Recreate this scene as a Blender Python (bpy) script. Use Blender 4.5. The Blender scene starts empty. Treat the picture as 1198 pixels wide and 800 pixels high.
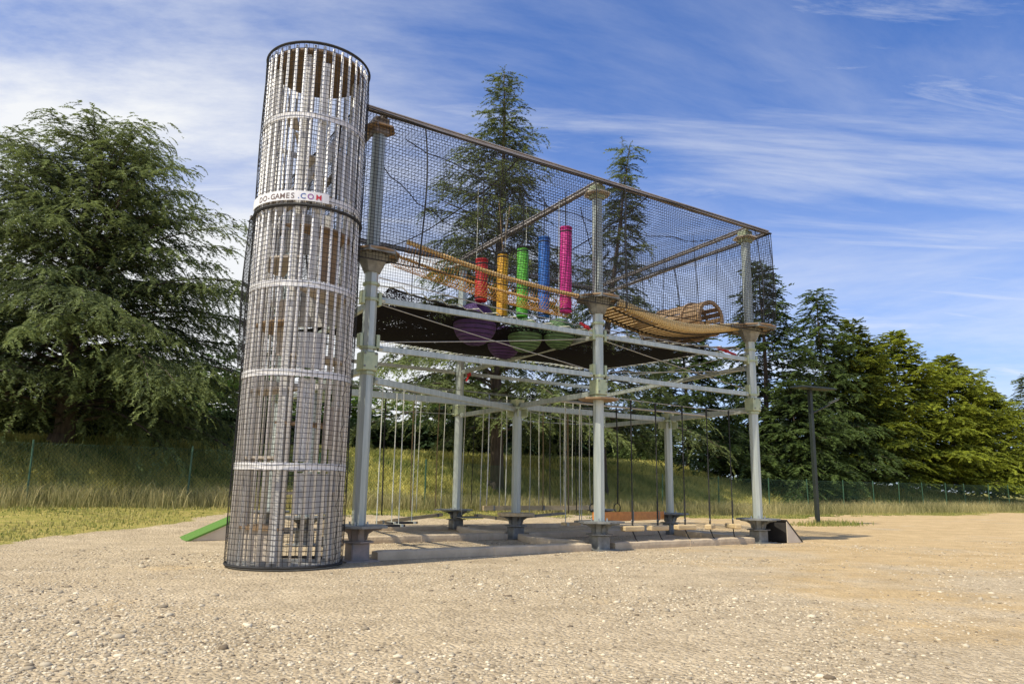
import bpy, math, random
import numpy as np
from mathutils import Vector, Matrix
random.seed(7); rng = np.random.default_rng(7)
sc = bpy.context.scene
C = sc.collection
PI = math.pi
ANG = math.radians(33.8)                     # direction of the long side of the climbing frame
UX, UY = math.cos(ANG), math.sin(ANG)
def xy(u, v): return (u*UX - v*UY, u*UY + v*UX)
def uv(x, y): return (x*UX + y*UY, -x*UY + y*UX)
def sm(a, b, x):
    t = min(1, max(0, (x-a)/(b-a))); return t*t*(3-2*t)
def gh(x, y):
    u, v = uv(x, y)
    z = 0.5*sm(18, 27, v)*(1-sm(4, 32, u))
    hb = 2.9 - 1.1*sm(36, 44, u)
    z += (hb-0.5*(1-sm(4, 32, u)))*sm(29.2, 36.5, v)*(1-0.45*sm(60, 110, v))*(1-0.6*sm(60, 85, u))
    return z

# ------------------------------------------------------------------ materials
def nodes(m):
    m.use_nodes = True; nt = m.node_tree; nt.nodes.clear(); return nt, nt.nodes, nt.links
def L(links, a, b): links.new(a, b)
def mat(name, c1, c2=None, rough=0.6, metal=0.0, scale=4.0, bump=0.0, bscale=None, stretch=(1, 1, 1), detail=6, trans=0.0, lo=.35, hi=.65):
    m = bpy.data.materials.new(name); nt, N, K = nodes(m)
    out = N.new('ShaderNodeOutputMaterial'); p = N.new('ShaderNodeBsdfPrincipled')
    p.inputs['Roughness'].default_value = rough; p.inputs['Metallic'].default_value = metal
    tc = N.new('ShaderNodeTexCoord'); mp = N.new('ShaderNodeMapping'); mp.inputs['Scale'].default_value = stretch
    K.new(tc.outputs['Object'], mp.inputs[0])
    nz = N.new('ShaderNodeTexNoise'); nz.inputs['Scale'].default_value = scale; nz.inputs['Detail'].default_value = detail
    nz.inputs['Roughness'].default_value = .65
    K.new(mp.outputs[0], nz.inputs[0])
    cr = N.new('ShaderNodeValToRGB'); cr.color_ramp.elements[0].position = lo; cr.color_ramp.elements[1].position = hi
    c2 = c2 or tuple(x*0.72 for x in c1)
    cr.color_ramp.elements[0].color = (*c2, 1); cr.color_ramp.elements[1].color = (*c1, 1)
    K.new(nz.outputs[0], cr.inputs[0]); K.new(cr.outputs[0], p.inputs['Base Color'])
    if bump:
        b = N.new('ShaderNodeBump'); b.inputs['Strength'].default_value = bump; b.inputs['Distance'].default_value = .02
        n2 = N.new('ShaderNodeTexNoise'); n2.inputs['Scale'].default_value = bscale or scale*6; n2.inputs['Detail'].default_value = 4
        K.new(mp.outputs[0], n2.inputs[0]); K.new(n2.outputs[0], b.inputs['Height']); K.new(b.outputs[0], p.inputs['Normal'])
    if trans:
        t = N.new('ShaderNodeBsdfTranslucent'); K.new(cr.outputs[0], t.inputs[0])
        mx = N.new('ShaderNodeMixShader'); mx.inputs[0].default_value = trans
        K.new(p.outputs[0], mx.inputs[1]); K.new(t.outputs[0], mx.inputs[2]); K.new(mx.outputs[0], out.inputs[0])
    else: K.new(p.outputs[0], out.inputs[0])
    return m
def leafmat(name, dark, light, trans=.3, rough=.6):
    m = bpy.data.materials.new(name); nt, N, K = nodes(m)
    out = N.new('ShaderNodeOutputMaterial'); p = N.new('ShaderNodeBsdfPrincipled'); p.inputs['Roughness'].default_value = rough
    p.inputs['Specular IOR Level'].default_value = .3
    at = N.new('ShaderNodeAttribute'); at.attribute_name = 'tone'
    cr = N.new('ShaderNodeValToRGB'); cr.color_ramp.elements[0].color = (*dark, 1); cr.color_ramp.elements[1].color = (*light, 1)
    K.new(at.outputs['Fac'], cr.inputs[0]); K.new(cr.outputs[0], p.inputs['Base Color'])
    t = N.new('ShaderNodeBsdfTranslucent'); K.new(cr.outputs[0], t.inputs[0])
    mx = N.new('ShaderNodeMixShader'); mx.inputs[0].default_value = trans
    K.new(p.outputs[0], mx.inputs[1]); K.new(t.outputs[0], mx.inputs[2]); K.new(mx.outputs[0], out.inputs[0])
    return m
M = dict(
 galv=mat('galvanised_steel', (.54,.58,.53), (.36,.41,.38), .40, .35, 5, .05, 40, (2.2,2.2,.12)),
 galvd=mat('weathered_steel', (.30,.31,.29), (.16,.16,.15), .55, .4, 5, .1),
 bracket=mat('yellow_zinc_steel', (.50,.53,.32), (.34,.40,.26), .4, .4, 6),
 rust=mat('primed_steel', (.38,.30,.26), (.24,.22,.20), .6, .2, 5, .1),
 rail=mat('weathered_rail', (.50,.45,.41), (.34,.31,.29), .6, .1, 3, .15, 30, (.3,1,1)),
 slat=mat('pale_tube', (.92,.91,.89), (.70,.68,.66), .42, .1, 3, .05, 30, (1,1,.3)),
 slatp=mat('pale_grey_panel', (.70,.69,.67), (.50,.49,.47), .5, .1, 2.2, .08, 30),
 ply=mat('plywood', (.38,.25,.13), (.23,.15,.08), .6, 0, 5, .1, 40, (.4,1.6,1)),
 plyd=mat('dark_roof_plywood', (.21,.135,.07), (.13,.085,.045), .6, 0, 5, .1, 40, (.4,1.6,1)),
 plyl=mat('greyed_plywood', (.58,.51,.42), (.42,.36,.29), .65, 0, 5, .1, 40, (.4,1.6,1)),
 wood=mat('light_timber', (.68,.53,.30), (.50,.37,.19), .65, 0, 6, .2, 50, (.3,2,2)),
 woodg=mat('grey_timber', (.38,.33,.24), (.25,.21,.15), .7, 0, 6, .2, 50, (.3,2,2)),
 orange=mat('orange_timber', (.95,.34,.04), (.75,.22,.02), .5, 0, 5, .1, 50, (.3,2,2)),
 yrope=mat('yellow_rope', (.84,.66,.34), (.56,.41,.18), .75, 0, 30, .3, 120),
 orope=mat('orange_netting', (.62,.33,.06), (.42,.2,.05), .75, 0, 30, .3, 120),
 yply=mat('golden_plywood', (.58,.40,.18), (.36,.23,.09), .55, 0, 6, .15, 50, (2,.5,1)),
 net=mat('black_netting', (.018,.018,.020), (.010,.010,.012), .7, 0, 20),
 rope=mat('dark_rope', (.03,.03,.03), (.015,.015,.015), .8, 0, 30, .3, 150),
 grope=mat('pale_rope', (.68,.68,.58), (.48,.50,.42), .75, 0, 40, .3, 150),
 brope=mat('brown_rope', (.33,.24,.13), (.22,.15,.08), .8, 0, 40, .3, 150),
 cable=mat('steel_cable', (.55,.56,.54), (.38,.39,.38), .35, .6, 30),
 mat_=mat('padded_tarpaulin', (.62,.50,.34), (.49,.39,.26), .6, 0, 2.5, .9, 7, (1.6,1,1)),
 turf=mat('artificial_turf', (.13,.26,.04), (.08,.19,.025), .85, 0, 60, .6, 200),
 rampside=mat('ramp_board', (.68,.60,.47), (.58,.50,.39), .6, 0, 3, .05),
 dark=mat('dark_board', (.04,.035,.03), (.02,.02,.02), .7, 0, 5),
 lamp=mat('dark_green_paint', (.030,.040,.034), (.02,.028,.024), .4, .2, 4),
 glass=mat('solar_glass', (.03,.04,.06), (.02,.025,.04), .15, .2, 4),
 led=mat('lamp_lens', (.6,.6,.58), (.5,.5,.5), .2, 0, 4),
 white=mat('white_banner', (.80,.80,.80), (.74,.74,.76), .5, 0, 3),
 tx0=mat('grey_brown_lettering', (.16,.11,.10), (.13,.09,.08), .6),
 tx1=mat('blue_lettering', (.06,.14,.42), (.05,.11,.35), .6),
 tx2=mat('purple_lettering', (.30,.08,.36), (.25,.07,.3), .6),
 tx3=mat('red_lettering', (.60,.04,.06), (.5,.03,.05), .6),
 red=mat('red_foam', (.60,.025,.03), (.34,.012,.016), .5, 0, 4, .1), yel=mat('yellow_foam', (.78,.42,.02), (.52,.25,.01), .5, 0, 4, .1),
 gre=mat('green_foam', (.13,.55,.05), (.07,.34,.03), .5, 0, 4, .1), blu=mat('blue_foam', (.03,.18,.60), (.015,.09,.36), .5, 0, 4, .1),
 mag=mat('magenta_foam', (.66,.03,.29), (.42,.015,.17), .5, 0, 4, .1),
 purp=mat('purple_ball_fabric', (.075,.03,.14), (.05,.02,.10), .7, 0, 5, .2), gball=mat('green_ball_fabric', (.12,.22,.09), (.08,.16,.06), .7, 0, 5, .2),
 bark=mat('bark', (.12,.09,.065), (.055,.042,.032), .9, 0, 3, .6, 18, (3,3,.6)),
 fence=mat('green_fence_wire', (.05,.12,.07), (.035,.08,.05), .5, .2, 5), fpost=mat('green_fence_post', (.06,.14,.08), (.04,.10,.055), .5, .1, 5),
 chalk=mat('white_marker', (.75,.75,.72), (.6,.6,.58), .6), slab=mat('ground_plate', (.5,.5,.48), (.4,.4,.38), .6, .2, 5),
 needle_c=leafmat('cedar_needles', (.018,.032,.015), (.29,.35,.11), .36),  # dark end deepened to paint more shade contrast into the foliage
 needle_s=leafmat('spruce_needles', (.012,.026,.009), (.13,.19,.045), .34),
 leaf_b=leafmat('bright_conifer_leaves', (.028,.055,.008), (.42,.47,.05), .40),
 leaf_h=leafmat('hedge_leaves', (.014,.028,.012), (.06,.11,.035)),
 leaf_l=leafmat('light_leaves', (.05,.10,.02), (.20,.32,.06), .35),
 grass_g=leafmat('bank_grass', (.10,.17,.025), (.82,.74,.24), .45, .8),
 grass_d=leafmat('dry_tall_grass', (.13,.15,.045), (.80,.68,.33), .45, .8),
 grass_s=leafmat('short_grass', (.15,.21,.035), (.72,.60,.24), .35, .7),
 stone=leafmat('loose_stones', (.17,.13,.085), (.74,.64,.46), .0, .9),
)

# ------------------------------------------------------------------ mesh building
ORG = {}
class MB:
    def __init__(s): s.v = []; s.f = []
    def add(s, vs, fs):
        o = len(s.v); s.v += [tuple(p) for p in vs]; s.f += [tuple(i+o for i in f) for f in fs]; return s
    def box(s, c, d, rz=0, ry=0, rx=0, bev=0.0):
        R = Matrix.Rotation(rz, 3, 'Z') @ Matrix.Rotation(ry, 3, 'Y') @ Matrix.Rotation(rx, 3, 'X'); c = Vector(c)
        h = [x/2 for x in d]
        if bev <= 0:
            vs = [c + R @ Vector((i*h[0], j*h[1], k*h[2])) for i in (-1, 1) for j in (-1, 1) for k in (-1, 1)]
            return s.add(vs, [(0,1,3,2),(4,6,7,5),(0,4,5,1),(2,3,7,6),(0,2,6,4),(1,5,7,3)])
        b = min(bev, min(h)*.9); vs = []; idx = {}
        for i in (-1, 1):
            for j in (-1, 1):
                for k in (-1, 1):
                    for a in range(3):
                        p = [i*(h[0]-b), j*(h[1]-b), k*(h[2]-b)]; p[a] = (i, j, k)[a]*h[a]
                        idx[(i, j, k, a)] = len(vs); vs.append(c + R @ Vector(p))
        fs = []
        for a in range(3):
            o = [x for x in range(3) if x != a]
            for sg in (-1, 1):
                q = []
                for (m, n) in ((-1,-1),(1,-1),(1,1),(-1,1)):
                    t = [0,0,0]; t[a] = sg; t[o[0]] = m; t[o[1]] = n; q.append(idx[(*t, a)])
                fs.append(tuple(q))
            for m in (-1, 1):
                for n in (-1, 1):
                    q = []
                    for (sg, ax) in ((-1, o[0]), (1, o[0]), (1, o[1]), (-1, o[1])):
                        t = [0,0,0]; t[o[0]] = m; t[o[1]] = n; t[a] = sg; q.append(idx[(*t, ax)])
                    fs.append(tuple(q))
        for i in (-1, 1):
            for j in (-1, 1):
                for k in (-1, 1): fs.append(tuple(idx[(i, j, k, a)] for a in range(3)))
        return s.add(vs, fs)
    def prism(s, pts, z0, z1):                  # pts: list of (u,v) polygon
        n = len(pts)
        return s.add([(p[0], p[1], z0) for p in pts]+[(p[0], p[1], z1) for p in pts],
              [tuple(range(n))[::-1], tuple(range(n, 2*n))]+[(i, (i+1) % n, n+(i+1) % n, n+i) for i in range(n)])
    def ngon(s, u, v, r, n, z0, z1, rot=0, r1=None):
        r1 = r if r1 is None else r1
        a = [rot+i*2*PI/n for i in range(n)]
        return s.add([(u+r*math.cos(t), v+r*math.sin(t), z0) for t in a]+[(u+r1*math.cos(t), v+r1*math.sin(t), z1) for t in a],
              [tuple(range(n))[::-1], tuple(range(n, 2*n))]+[(i, (i+1) % n, n+(i+1) % n, n+i) for i in range(n)])
    def tube(s, pts, r, n=6, r1=None, cap=True):
        pts = [Vector(p) for p in pts]; m = len(pts); vs = []; fs = []
        prev = None
        for i, p in enumerate(pts):
            d = (pts[min(i+1, m-1)]-pts[max(i-1, 0)]); d = d.normalized() if d.length > 1e-9 else Vector((0,0,1))
            a = Vector((0,0,1)) if abs(d.z) < .9 else Vector((1,0,0))
            if prev is not None: x = (prev - d*prev.dot(d)).normalized()
            else: x = d.cross(a).normalized()
            prev = x; y = d.cross(x)
            rr = r if r1 is None else r+(r1-r)*i/(m-1)
            for k in range(n):
                t = 2*PI*k/n; vs.append(p+x*(rr*math.cos(t))+y*(rr*math.sin(t)))
        for i in range(m-1):
            for k in range(n): fs.append((i*n+k, i*n+(k+1) % n, (i+1)*n+(k+1) % n, (i+1)*n+k))
        if cap: fs.append(tuple(range(n))[::-1]); fs.append(tuple((m-1)*n+k for k in range(n)))
        return s.add(vs, fs)
    def bar(s, a, b, w, h):                     # rectangular beam from a to b, w across, h tall
        a = Vector(a); b = Vector(b); d = (b-a).normalized(); sd = Vector((-d.y, d.x, 0)).normalized(); up = sd.cross(d)*-1
        vs = [p+sd*(i*w/2)+up*(j*h/2) for p in (a, b) for i, j in ((-1,-1),(1,-1),(1,1),(-1,1))]
        return s.add(vs, [(0,1,2,3),(7,6,5,4),(0,4,5,1),(1,5,6,2),(2,6,7,3),(3,7,4,0)])
    def sphere(s, c, r, sz=1, nu=20, nv=12):
        vs = []; fs = []
        for j in range(nv+1):
            for i in range(nu):
                t = PI*j/nv; p = 2*PI*i/nu; vs.append((c[0]+r*math.sin(t)*math.cos(p), c[1]+r*math.sin(t)*math.sin(p), c[2]+r*sz*math.cos(t)))
        for j in range(nv):
            for i in range(nu): fs.append((j*nu+i, (j+1)*nu+i, (j+1)*nu+(i+1) % nu, j*nu+(i+1) % nu))
        return s.add(vs, fs)
    def build(s, name, m, parent=None, smooth=False, org=None, frame='uv'):
        me = bpy.data.meshes.new(name)
        O = ORG[parent.name] if parent is not None else (org or (0,0,0))
        me.from_pydata([(a-O[0], b-O[1], c-O[2]) for a, b, c in s.v], [], s.f); me.update()
        if smooth: me.polygons.foreach_set('use_smooth', [True]*len(me.polygons))
        me.materials.append(M[m] if isinstance(m, str) else m)
        o = bpy.data.objects.new(name, me); C.objects.link(o); ORG[o.name] = O
        if parent is not None: o.parent = parent
        elif frame == 'uv':
            x, y = xy(O[0], O[1]); o.location = (x, y, O[2]); o.rotation_euler = (0, 0, ANG)
        else: o.location = O
        return o
def tag(o, label=None, cat=None, group=None, kind=None):
    if label: o['label'] = label
    if cat: o['category'] = cat
    if group: o['group'] = group
    if kind: o['kind'] = kind
    return o
def thing(name, u, v, z, label, cat, group=None, frame='uv'):
    o = bpy.data.objects.new(name, None); C.objects.link(o); o.empty_display_size = .2
    ORG[o.name] = (u, v, z)
    if frame == 'uv':
        x, y = xy(u, v); o.location = (x, y, z); o.rotation_euler = (0, 0, ANG)
    else: o.location = (u, v, z)
    return tag(o, label, cat, group)
def copy_tree(o, parent=None, loc=None, rz=None, label=None):
    c = o.copy(); C.objects.link(c)
    if parent is not None: c.parent = parent
    if loc is not None: c.location = loc
    if rz is not None: c.rotation_euler = (0, 0, rz)
    if label: c['label'] = label
    for ch in list(o.children): copy_tree(ch, c)
    return c
def np_mesh(name, V, F, m, tone=None, parent=None, loc=(0,0,0)):
    V = np.ascontiguousarray(V, dtype=np.float32); F = np.ascontiguousarray(F, dtype=np.int32); k = F.shape[1]
    me = bpy.data.meshes.new(name); me.vertices.add(len(V)); me.vertices.foreach_set('co', V.ravel())
    me.loops.add(F.size); me.loops.foreach_set('vertex_index', F.ravel()); me.polygons.add(len(F))
    me.polygons.foreach_set('loop_start', np.arange(0, F.size, k, dtype=np.int32))
    if tone is not None:
        a = me.attributes.new('tone', 'FLOAT', 'POINT'); a.data.foreach_set('value', np.ascontiguousarray(tone, dtype=np.float32))
    me.update(calc_edges=True); me.materials.append(M[m] if isinstance(m, str) else m)
    o = bpy.data.objects.new(name, me); C.objects.link(o); o.location = loc
    if parent is not None: o.parent = parent
    return o

# ------------------------------------------------------------------ world, sun, camera
SUN_EL = math.radians(57); sun_dir_to = Vector((-.735, -.678, 0)).normalized()      # horizontal direction towards the sun
w = bpy.data.worlds.new('World'); sc.world = w; w.use_nodes = True
nt = w.node_tree; N = nt.nodes; K = nt.links; N.clear()
wo = N.new('ShaderNodeOutputWorld'); bg = N.new('ShaderNodeBackground'); bg.inputs[1].default_value = .15
sky = N.new('ShaderNodeTexSky'); sky.sky_type = 'NISHITA'; sky.sun_disc = False; sky.sun_elevation = SUN_EL
sky.sun_rotation = math.atan2(sun_dir_to.x, sun_dir_to.y); sky.air_density = 1.0; sky.dust_density = .7; sky.ozone_density = 2.2
tc = N.new('ShaderNodeTexCoord'); sep = N.new('ShaderNodeSeparateXYZ'); K.new(tc.outputs['Generated'], sep.inputs[0])
def mth(op, a, b=None, clamp=False):
    n = N.new('ShaderNodeMath'); n.operation = op; n.use_clamp = clamp
    for i, x in enumerate((a, b)):
        if x is None: continue
        if isinstance(x, (int, float)): n.inputs[i].default_value = x
        else: K.new(x, n.inputs[i])
    return n.outputs[0]
def mrange(x, a, b, c=0., d=1.):
    n = N.new('ShaderNodeMapRange'); n.interpolation_type = 'SMOOTHSTEP'; K.new(x, n.inputs[0])
    for i, q in enumerate((a, b, c, d)): n.inputs[i+1].default_value = q
    return n.outputs[0]
zz = mth('ADD', mth('MAXIMUM', sep.outputs[2], 0.0), .10)
px_ = mth('DIVIDE', sep.outputs[0], zz); py_ = mth('DIVIDE', sep.outputs[1], zz)
cmb = N.new('ShaderNodeCombineXYZ'); K.new(px_, cmb.inputs[0]); K.new(py_, cmb.inputs[1])
def cloud(scale, rot, sx, sy, detail, rough, dist, off):
    mp = N.new('ShaderNodeMapping'); mp.inputs['Scale'].default_value = (sx, sy, 1); mp.inputs['Rotation'].default_value = (0, 0, math.radians(rot)); mp.inputs['Location'].default_value = off
    K.new(cmb.outputs[0], mp.inputs[0])
    nz = N.new('ShaderNodeTexNoise'); nz.inputs['Scale'].default_value = scale; nz.inputs['Detail'].default_value = detail
    nz.inputs['Roughness'].default_value = rough; nz.inputs['Distortion'].default_value = dist
    K.new(mp.outputs[0], nz.inputs[0]); return nz.outputs[0]
cA = mrange(cloud(1.0, 28, .55, 1.9, 9, .62, .5, (3.1, 1.7, 0)), .45, .72)          # long cirrus streaks
cB = mrange(cloud(.55, -14, .8, 1.1, 10, .62, .4, (0.4, 5.2, 0)), .38, .66)         # soft patches
cC = mrange(cloud(2.4, 20, .35, 1.8, 8, .7, .9, (7.7, 2.2, 0)), .48, .80, 0, .7)  # fine wisps
low = mrange(sep.outputs[2], .52, .10)                                                # haze thickens near the horizon
left = mrange(sep.outputs[0], .25, -.45)
base = mth('MAXIMUM', mth('MAXIMUM', mth('MULTIPLY', cA, .75), mth('MULTIPLY', cC, .8)), mth('MULTIPLY', cB, mth('ADD', mth('MULTIPLY', left, .75), .40)))
haze = mth('MULTIPLY', low, mth('ADD', mth('MULTIPLY', left, 1.0), .30))
cf = mth('MINIMUM', mth('ADD', mth('MULTIPLY', base, .80), haze), .97)
hs = N.new('ShaderNodeHueSaturation'); hs.inputs['Saturation'].default_value = 1.0; hs.inputs['Value'].default_value = 1.0; K.new(sky.outputs[0], hs.inputs['Color'])
tint = N.new('ShaderNodeMixRGB'); tint.blend_type = 'MULTIPLY'; tint.inputs[0].default_value = 1; tint.inputs[2].default_value = (.40, .72, 1.22, 1); K.new(hs.outputs[0], tint.inputs[1])
mx = N.new('ShaderNodeMixRGB'); K.new(cf, mx.inputs[0]); K.new(tint.outputs[0], mx.inputs[1]); mx.inputs[2].default_value = (6.3, 6.4, 6.5, 1)
K.new(mx.outputs[0], bg.inputs[0]); K.new(bg.outputs[0], wo.inputs[0])
sl = bpy.data.lights.new('sun', 'SUN'); sl.energy = 5.0; sl.angle = math.radians(.55); sl.color = (1, .92, .76)
so = bpy.data.objects.new('sun', sl); C.objects.link(so)
D = Vector((sun_dir_to.x*math.cos(SUN_EL), sun_dir_to.y*math.cos(SUN_EL), math.sin(SUN_EL)))
so.rotation_euler = D.to_track_quat('Z', 'Y').to_euler(); so.location = D*60
cam = bpy.data.cameras.new('camera'); co = bpy.data.objects.new('camera', cam); C.objects.link(co); sc.camera = co
cam.sensor_width = 36; cam.lens = 865*36/1198; cam.clip_end = 6000; cam.clip_start = .05
RT = (0.9998763012, 0.0157283913, 0.0); FW = (-0.0030007863, 0.1907642719, 0.9816312892); UP = (0.0154394810, -0.9815098625, 0.1907878722)
co.matrix_world = Matrix(((RT[0], -RT[1], -RT[2], 0), (FW[0], -FW[1], -FW[2], 0), (UP[0], -UP[1], -UP[2], 1.35), (0,0,0,1)))
sc.view_settings.view_transform = 'Standard'; sc.view_settings.look = 'None'; sc.view_settings.exposure = 0
sc.cycles.max_bounces = 6; sc.cycles.transparent_max_bounces = 8

# ------------------------------------------------------------------ ground
def axis(lo, hi, step, far):
    a = list(np.arange(lo, hi+1e-6, step)); s = step; x = hi
    while x < far: s *= 1.5; x += s; a.append(x)
    s = step; x = lo; b = []
    while x > -far: s *= 1.5; x -= s; b.append(x)
    return b[::-1]+a
us = axis(-70, 100, 1.0, 2500); vs_ = axis(-30, 70, .7, 2500)
GV = []; GR = []; DR = []
def grassmask(u, v):
    e = 18.6+5.6*sm(-1, 9, u)+1.2*math.sin(u*.35)+.5*math.sin(u*1.3)
    if u > 30: e += .0
    g = sm(e-.5, e+.7, v)
    return g
for v in vs_:
    for u in us:
        x, y = xy(u, v); GV.append((x, y, gh(x, y)))
        GR.append(grassmask(u, v))
nu_ = len(us); nv_ = len(vs_)
ii, jj = np.meshgrid(np.arange(nu_-1), np.arange(nv_-1)); b0 = (jj*nu_+ii).ravel()
GF = np.stack([b0, b0+1, b0+nu_+1, b0+nu_], 1)
gm = bpy.data.materials.new('gravel_and_grass_ground'); nt, N, K = nodes(gm)
out = N.new('ShaderNodeOutputMaterial'); p = N.new('ShaderNodeBsdfPrincipled'); p.inputs['Roughness'].default_value = .9; p.inputs['Specular IOR Level'].default_value = .2
tc = N.new('ShaderNodeTexCoord'); OC = tc.outputs['Object']
def noise(scale, detail=6, rough=.6, sx=None):
    n = N.new('ShaderNodeTexNoise'); n.inputs['Scale'].default_value = scale; n.inputs['Detail'].default_value = detail; n.inputs['Roughness'].default_value = rough
    if sx:
        mp = N.new('ShaderNodeMapping'); mp.inputs['Scale'].default_value = sx; mp.inputs['Rotation'].default_value = (0, 0, -ANG); K.new(OC, mp.inputs[0]); K.new(mp.outputs[0], n.inputs[0])
    else: K.new(OC, n.inputs[0])
    return n.outputs[0]
def ramp(x, stops):
    r = N.new('ShaderNodeValToRGB'); e = r.color_ramp.elements
    while len(e) < len(stops): e.new(.5)
    for q, (ps, c) in zip(e, stops): q.position = ps; q.color = (*c, 1)
    K.new(x, r.inputs[0]); return r.outputs[0]
def mix(f, a, b, t='MIX'):
    m = N.new('ShaderNodeMixRGB'); m.blend_type = t
    for i, x in enumerate((f, a, b)):
        if isinstance(x, (int, float)): m.inputs[i].default_value = x
        elif isinstance(x, tuple): m.inputs[i].default_value = (*x, 1)
        else: K.new(x, m.inputs[i])
    return m.outputs[0]
def voro(scale, feat='F1'):
    n = N.new('ShaderNodeTexVoronoi'); n.inputs['Scale'].default_value = scale; n.feature = feat; K.new(OC, n.inputs['Vector']); return n
v1 = voro(26); v2 = voro(70)
peb = ramp(v1.outputs['Color'], [(0, (.17,.14,.10)), (.3, (.36,.305,.225)), (.6, (.52,.45,.345)), (.85, (.74,.67,.55)), (1, (.36,.34,.31))])
peb2 = ramp(v2.outputs['Color'], [(0, (.22,.18,.125)), (.5, (.46,.39,.29)), (1, (.72,.65,.52))])
grav = mix(.5, peb, peb2)
sand = ramp(noise(9, 8, .7), [(.3, (.44,.32,.165)), (.7, (.68,.52,.285))])
patch = ramp(noise(.33, 7, .62), [(.44, (0,0,0)), (.60, (1,1,1))])
sepg = N.new('ShaderNodeSeparateXYZ'); K.new(OC, sepg.inputs[0])
zl_ = N.new('ShaderNodeMapRange'); K.new(sepg.outputs[0], zl_.inputs[0])
for q_, w_ in enumerate((1.0, 11.0, -.06, .22)): zl_.inputs[q_+1].default_value = w_
pz = N.new('ShaderNodeMath'); pz.operation = 'ADD'; K.new(noise(.30, 8, .66), pz.inputs[0]); K.new(zl_.outputs[0], pz.inputs[1])
patch = ramp(pz.outputs[0], [(.52, (0,0,0)), (.66, (.9,.9,.9))])
col = mix(patch, grav, sand)
col = mix(.30, col, ramp(noise(1.4, 8, .7), [(.32, (.21,.175,.125)), (.68, (.80,.70,.53))]))
gg = ramp(noise(3.0, 8, .75), [(.30, (.13,.17,.03)), (.50, (.30,.29,.08)), (.72, (.54,.44,.19))])
at = N.new('ShaderNodeAttribute'); at.attribute_name = 'tone'
edge = N.new('ShaderNodeMath'); edge.operation = 'ADD'; K.new(at.outputs['Fac'], edge.inputs[0]); K.new(noise(2.2, 8, .7), edge.inputs[1])
em = ramp(edge.outputs[0], [(.0, (0,0,0)), (.86, (0,0,0)), (1, (1,1,1))])
col = mix(em, col, gg)
tracks = ramp(noise(.9, 5, .55, (.25, 1.0, 1)), [(.40, (.92,.91,.89)), (.60, (1,1,1))])
col = mix(1.0, col, tracks, 'MULTIPLY')
col = mix(1.0, col, (1.09, 1.005, .86), 'MULTIPLY')
K.new(col, p.inputs['Base Color'])
bp = N.new('ShaderNodeBump'); bp.inputs['Strength'].default_value = 1.0; bp.inputs['Distance'].default_value = .03; K.new(v1.outputs['Distance'], bp.inputs['Height']); bp.invert = True
bp2 = N.new('ShaderNodeBump'); bp2.inputs['Strength'].default_value = .7; bp2.inputs['Distance'].default_value = .05; K.new(noise(5, 10, .75), bp2.inputs['Height']); K.new(bp.outputs[0], bp2.inputs['Normal'])
K.new(bp2.outputs[0], p.inputs['Normal']); K.new(p.outputs[0], out.inputs[0])
ground = np_mesh('ground', np.array(GV), GF, gm, np.array(GR)); ground['kind'] = 'structure'
ground.data.polygons.foreach_set('use_smooth', [True]*len(ground.data.polygons))

# loose stones: one lump of stuff
def stones(n, seed):
    r = np.random.default_rng(seed)
    t = (1+5**.5)/2
    ico = np.array([(-1,t,0),(1,t,0),(-1,-t,0),(1,-t,0),(0,-1,t),(0,1,t),(0,-1,-t),(0,1,-t),(t,0,-1),(t,0,1),(-t,0,-1),(-t,0,1)], float); ico /= np.linalg.norm(ico[0])
    F = np.array([(0,11,5),(0,5,1),(0,1,7),(0,7,10),(0,10,11),(1,5,9),(5,11,4),(11,10,2),(10,7,6),(7,1,8),(3,9,4),(3,4,2),(3,2,6),(3,6,8),(3,8,9),(4,9,5),(2,4,11),(6,2,10),(8,6,7),(9,8,1)])
    Y = 3.6*(22/3.6)**r.random(n)**.85; X = (r.random(n)*2-1)*(Y*.78+1)
    # clustered: keep more where a smooth field is high
    fld = np.sin(X*.9+1.3*np.sin(Y*.7))+np.sin(Y*1.1+X*.5+2)+.6*np.sin(X*2.3-Y*1.7)
    keep = r.random(n) < np.clip(.42+.3*fld, .08, 1)*np.where(X > 1.5+.25*Y, .45, 1)
    uu = X*UX+Y*UY; vv = -X*UY+Y*UX
    keep &= ((X+3.74)**2+(Y-12.77)**2 > 1.15) & ~((vv > 17.5) & (uu < 4))
    X = X[keep]; Y = Y[keep]; n = len(X)
    s = .006+.014*r.random(n)**2.2+np.where(r.random(n) < .025, .030*r.random(n), 0)
    V = ico[None]*(1+.35*(r.random((n, 12, 1))-.5))
    V = V*(s[:, None, None]*np.stack([1+.5*r.random(n), .75+.5*r.random(n), .45+.3*r.random(n)], 1)[:, None, :])
    a = r.random(n)*6.28; ca = np.cos(a)[:, None]; sa = np.sin(a)[:, None]
    x = V[..., 0]*ca-V[..., 1]*sa; y = V[..., 0]*sa+V[..., 1]*ca
    V = np.stack([x+X[:, None], y+Y[:, None], V[..., 2]+(s*.08)[:, None]], 2).reshape(-1, 3)
    FF = (F[None]+(np.arange(n)*12)[:, None, None]).reshape(-1, 3)
    tone = np.repeat(np.clip(r.normal(.5, .30, n), 0, 1), 12)
    return V, FF, tone
V_, F_, T_ = stones(90000, 3)
o = np_mesh('loose_stones', V_, F_, 'stone', T_); tag(o, 'pale loose stones strewn over the gravel yard', 'stones', kind='stuff')

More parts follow.
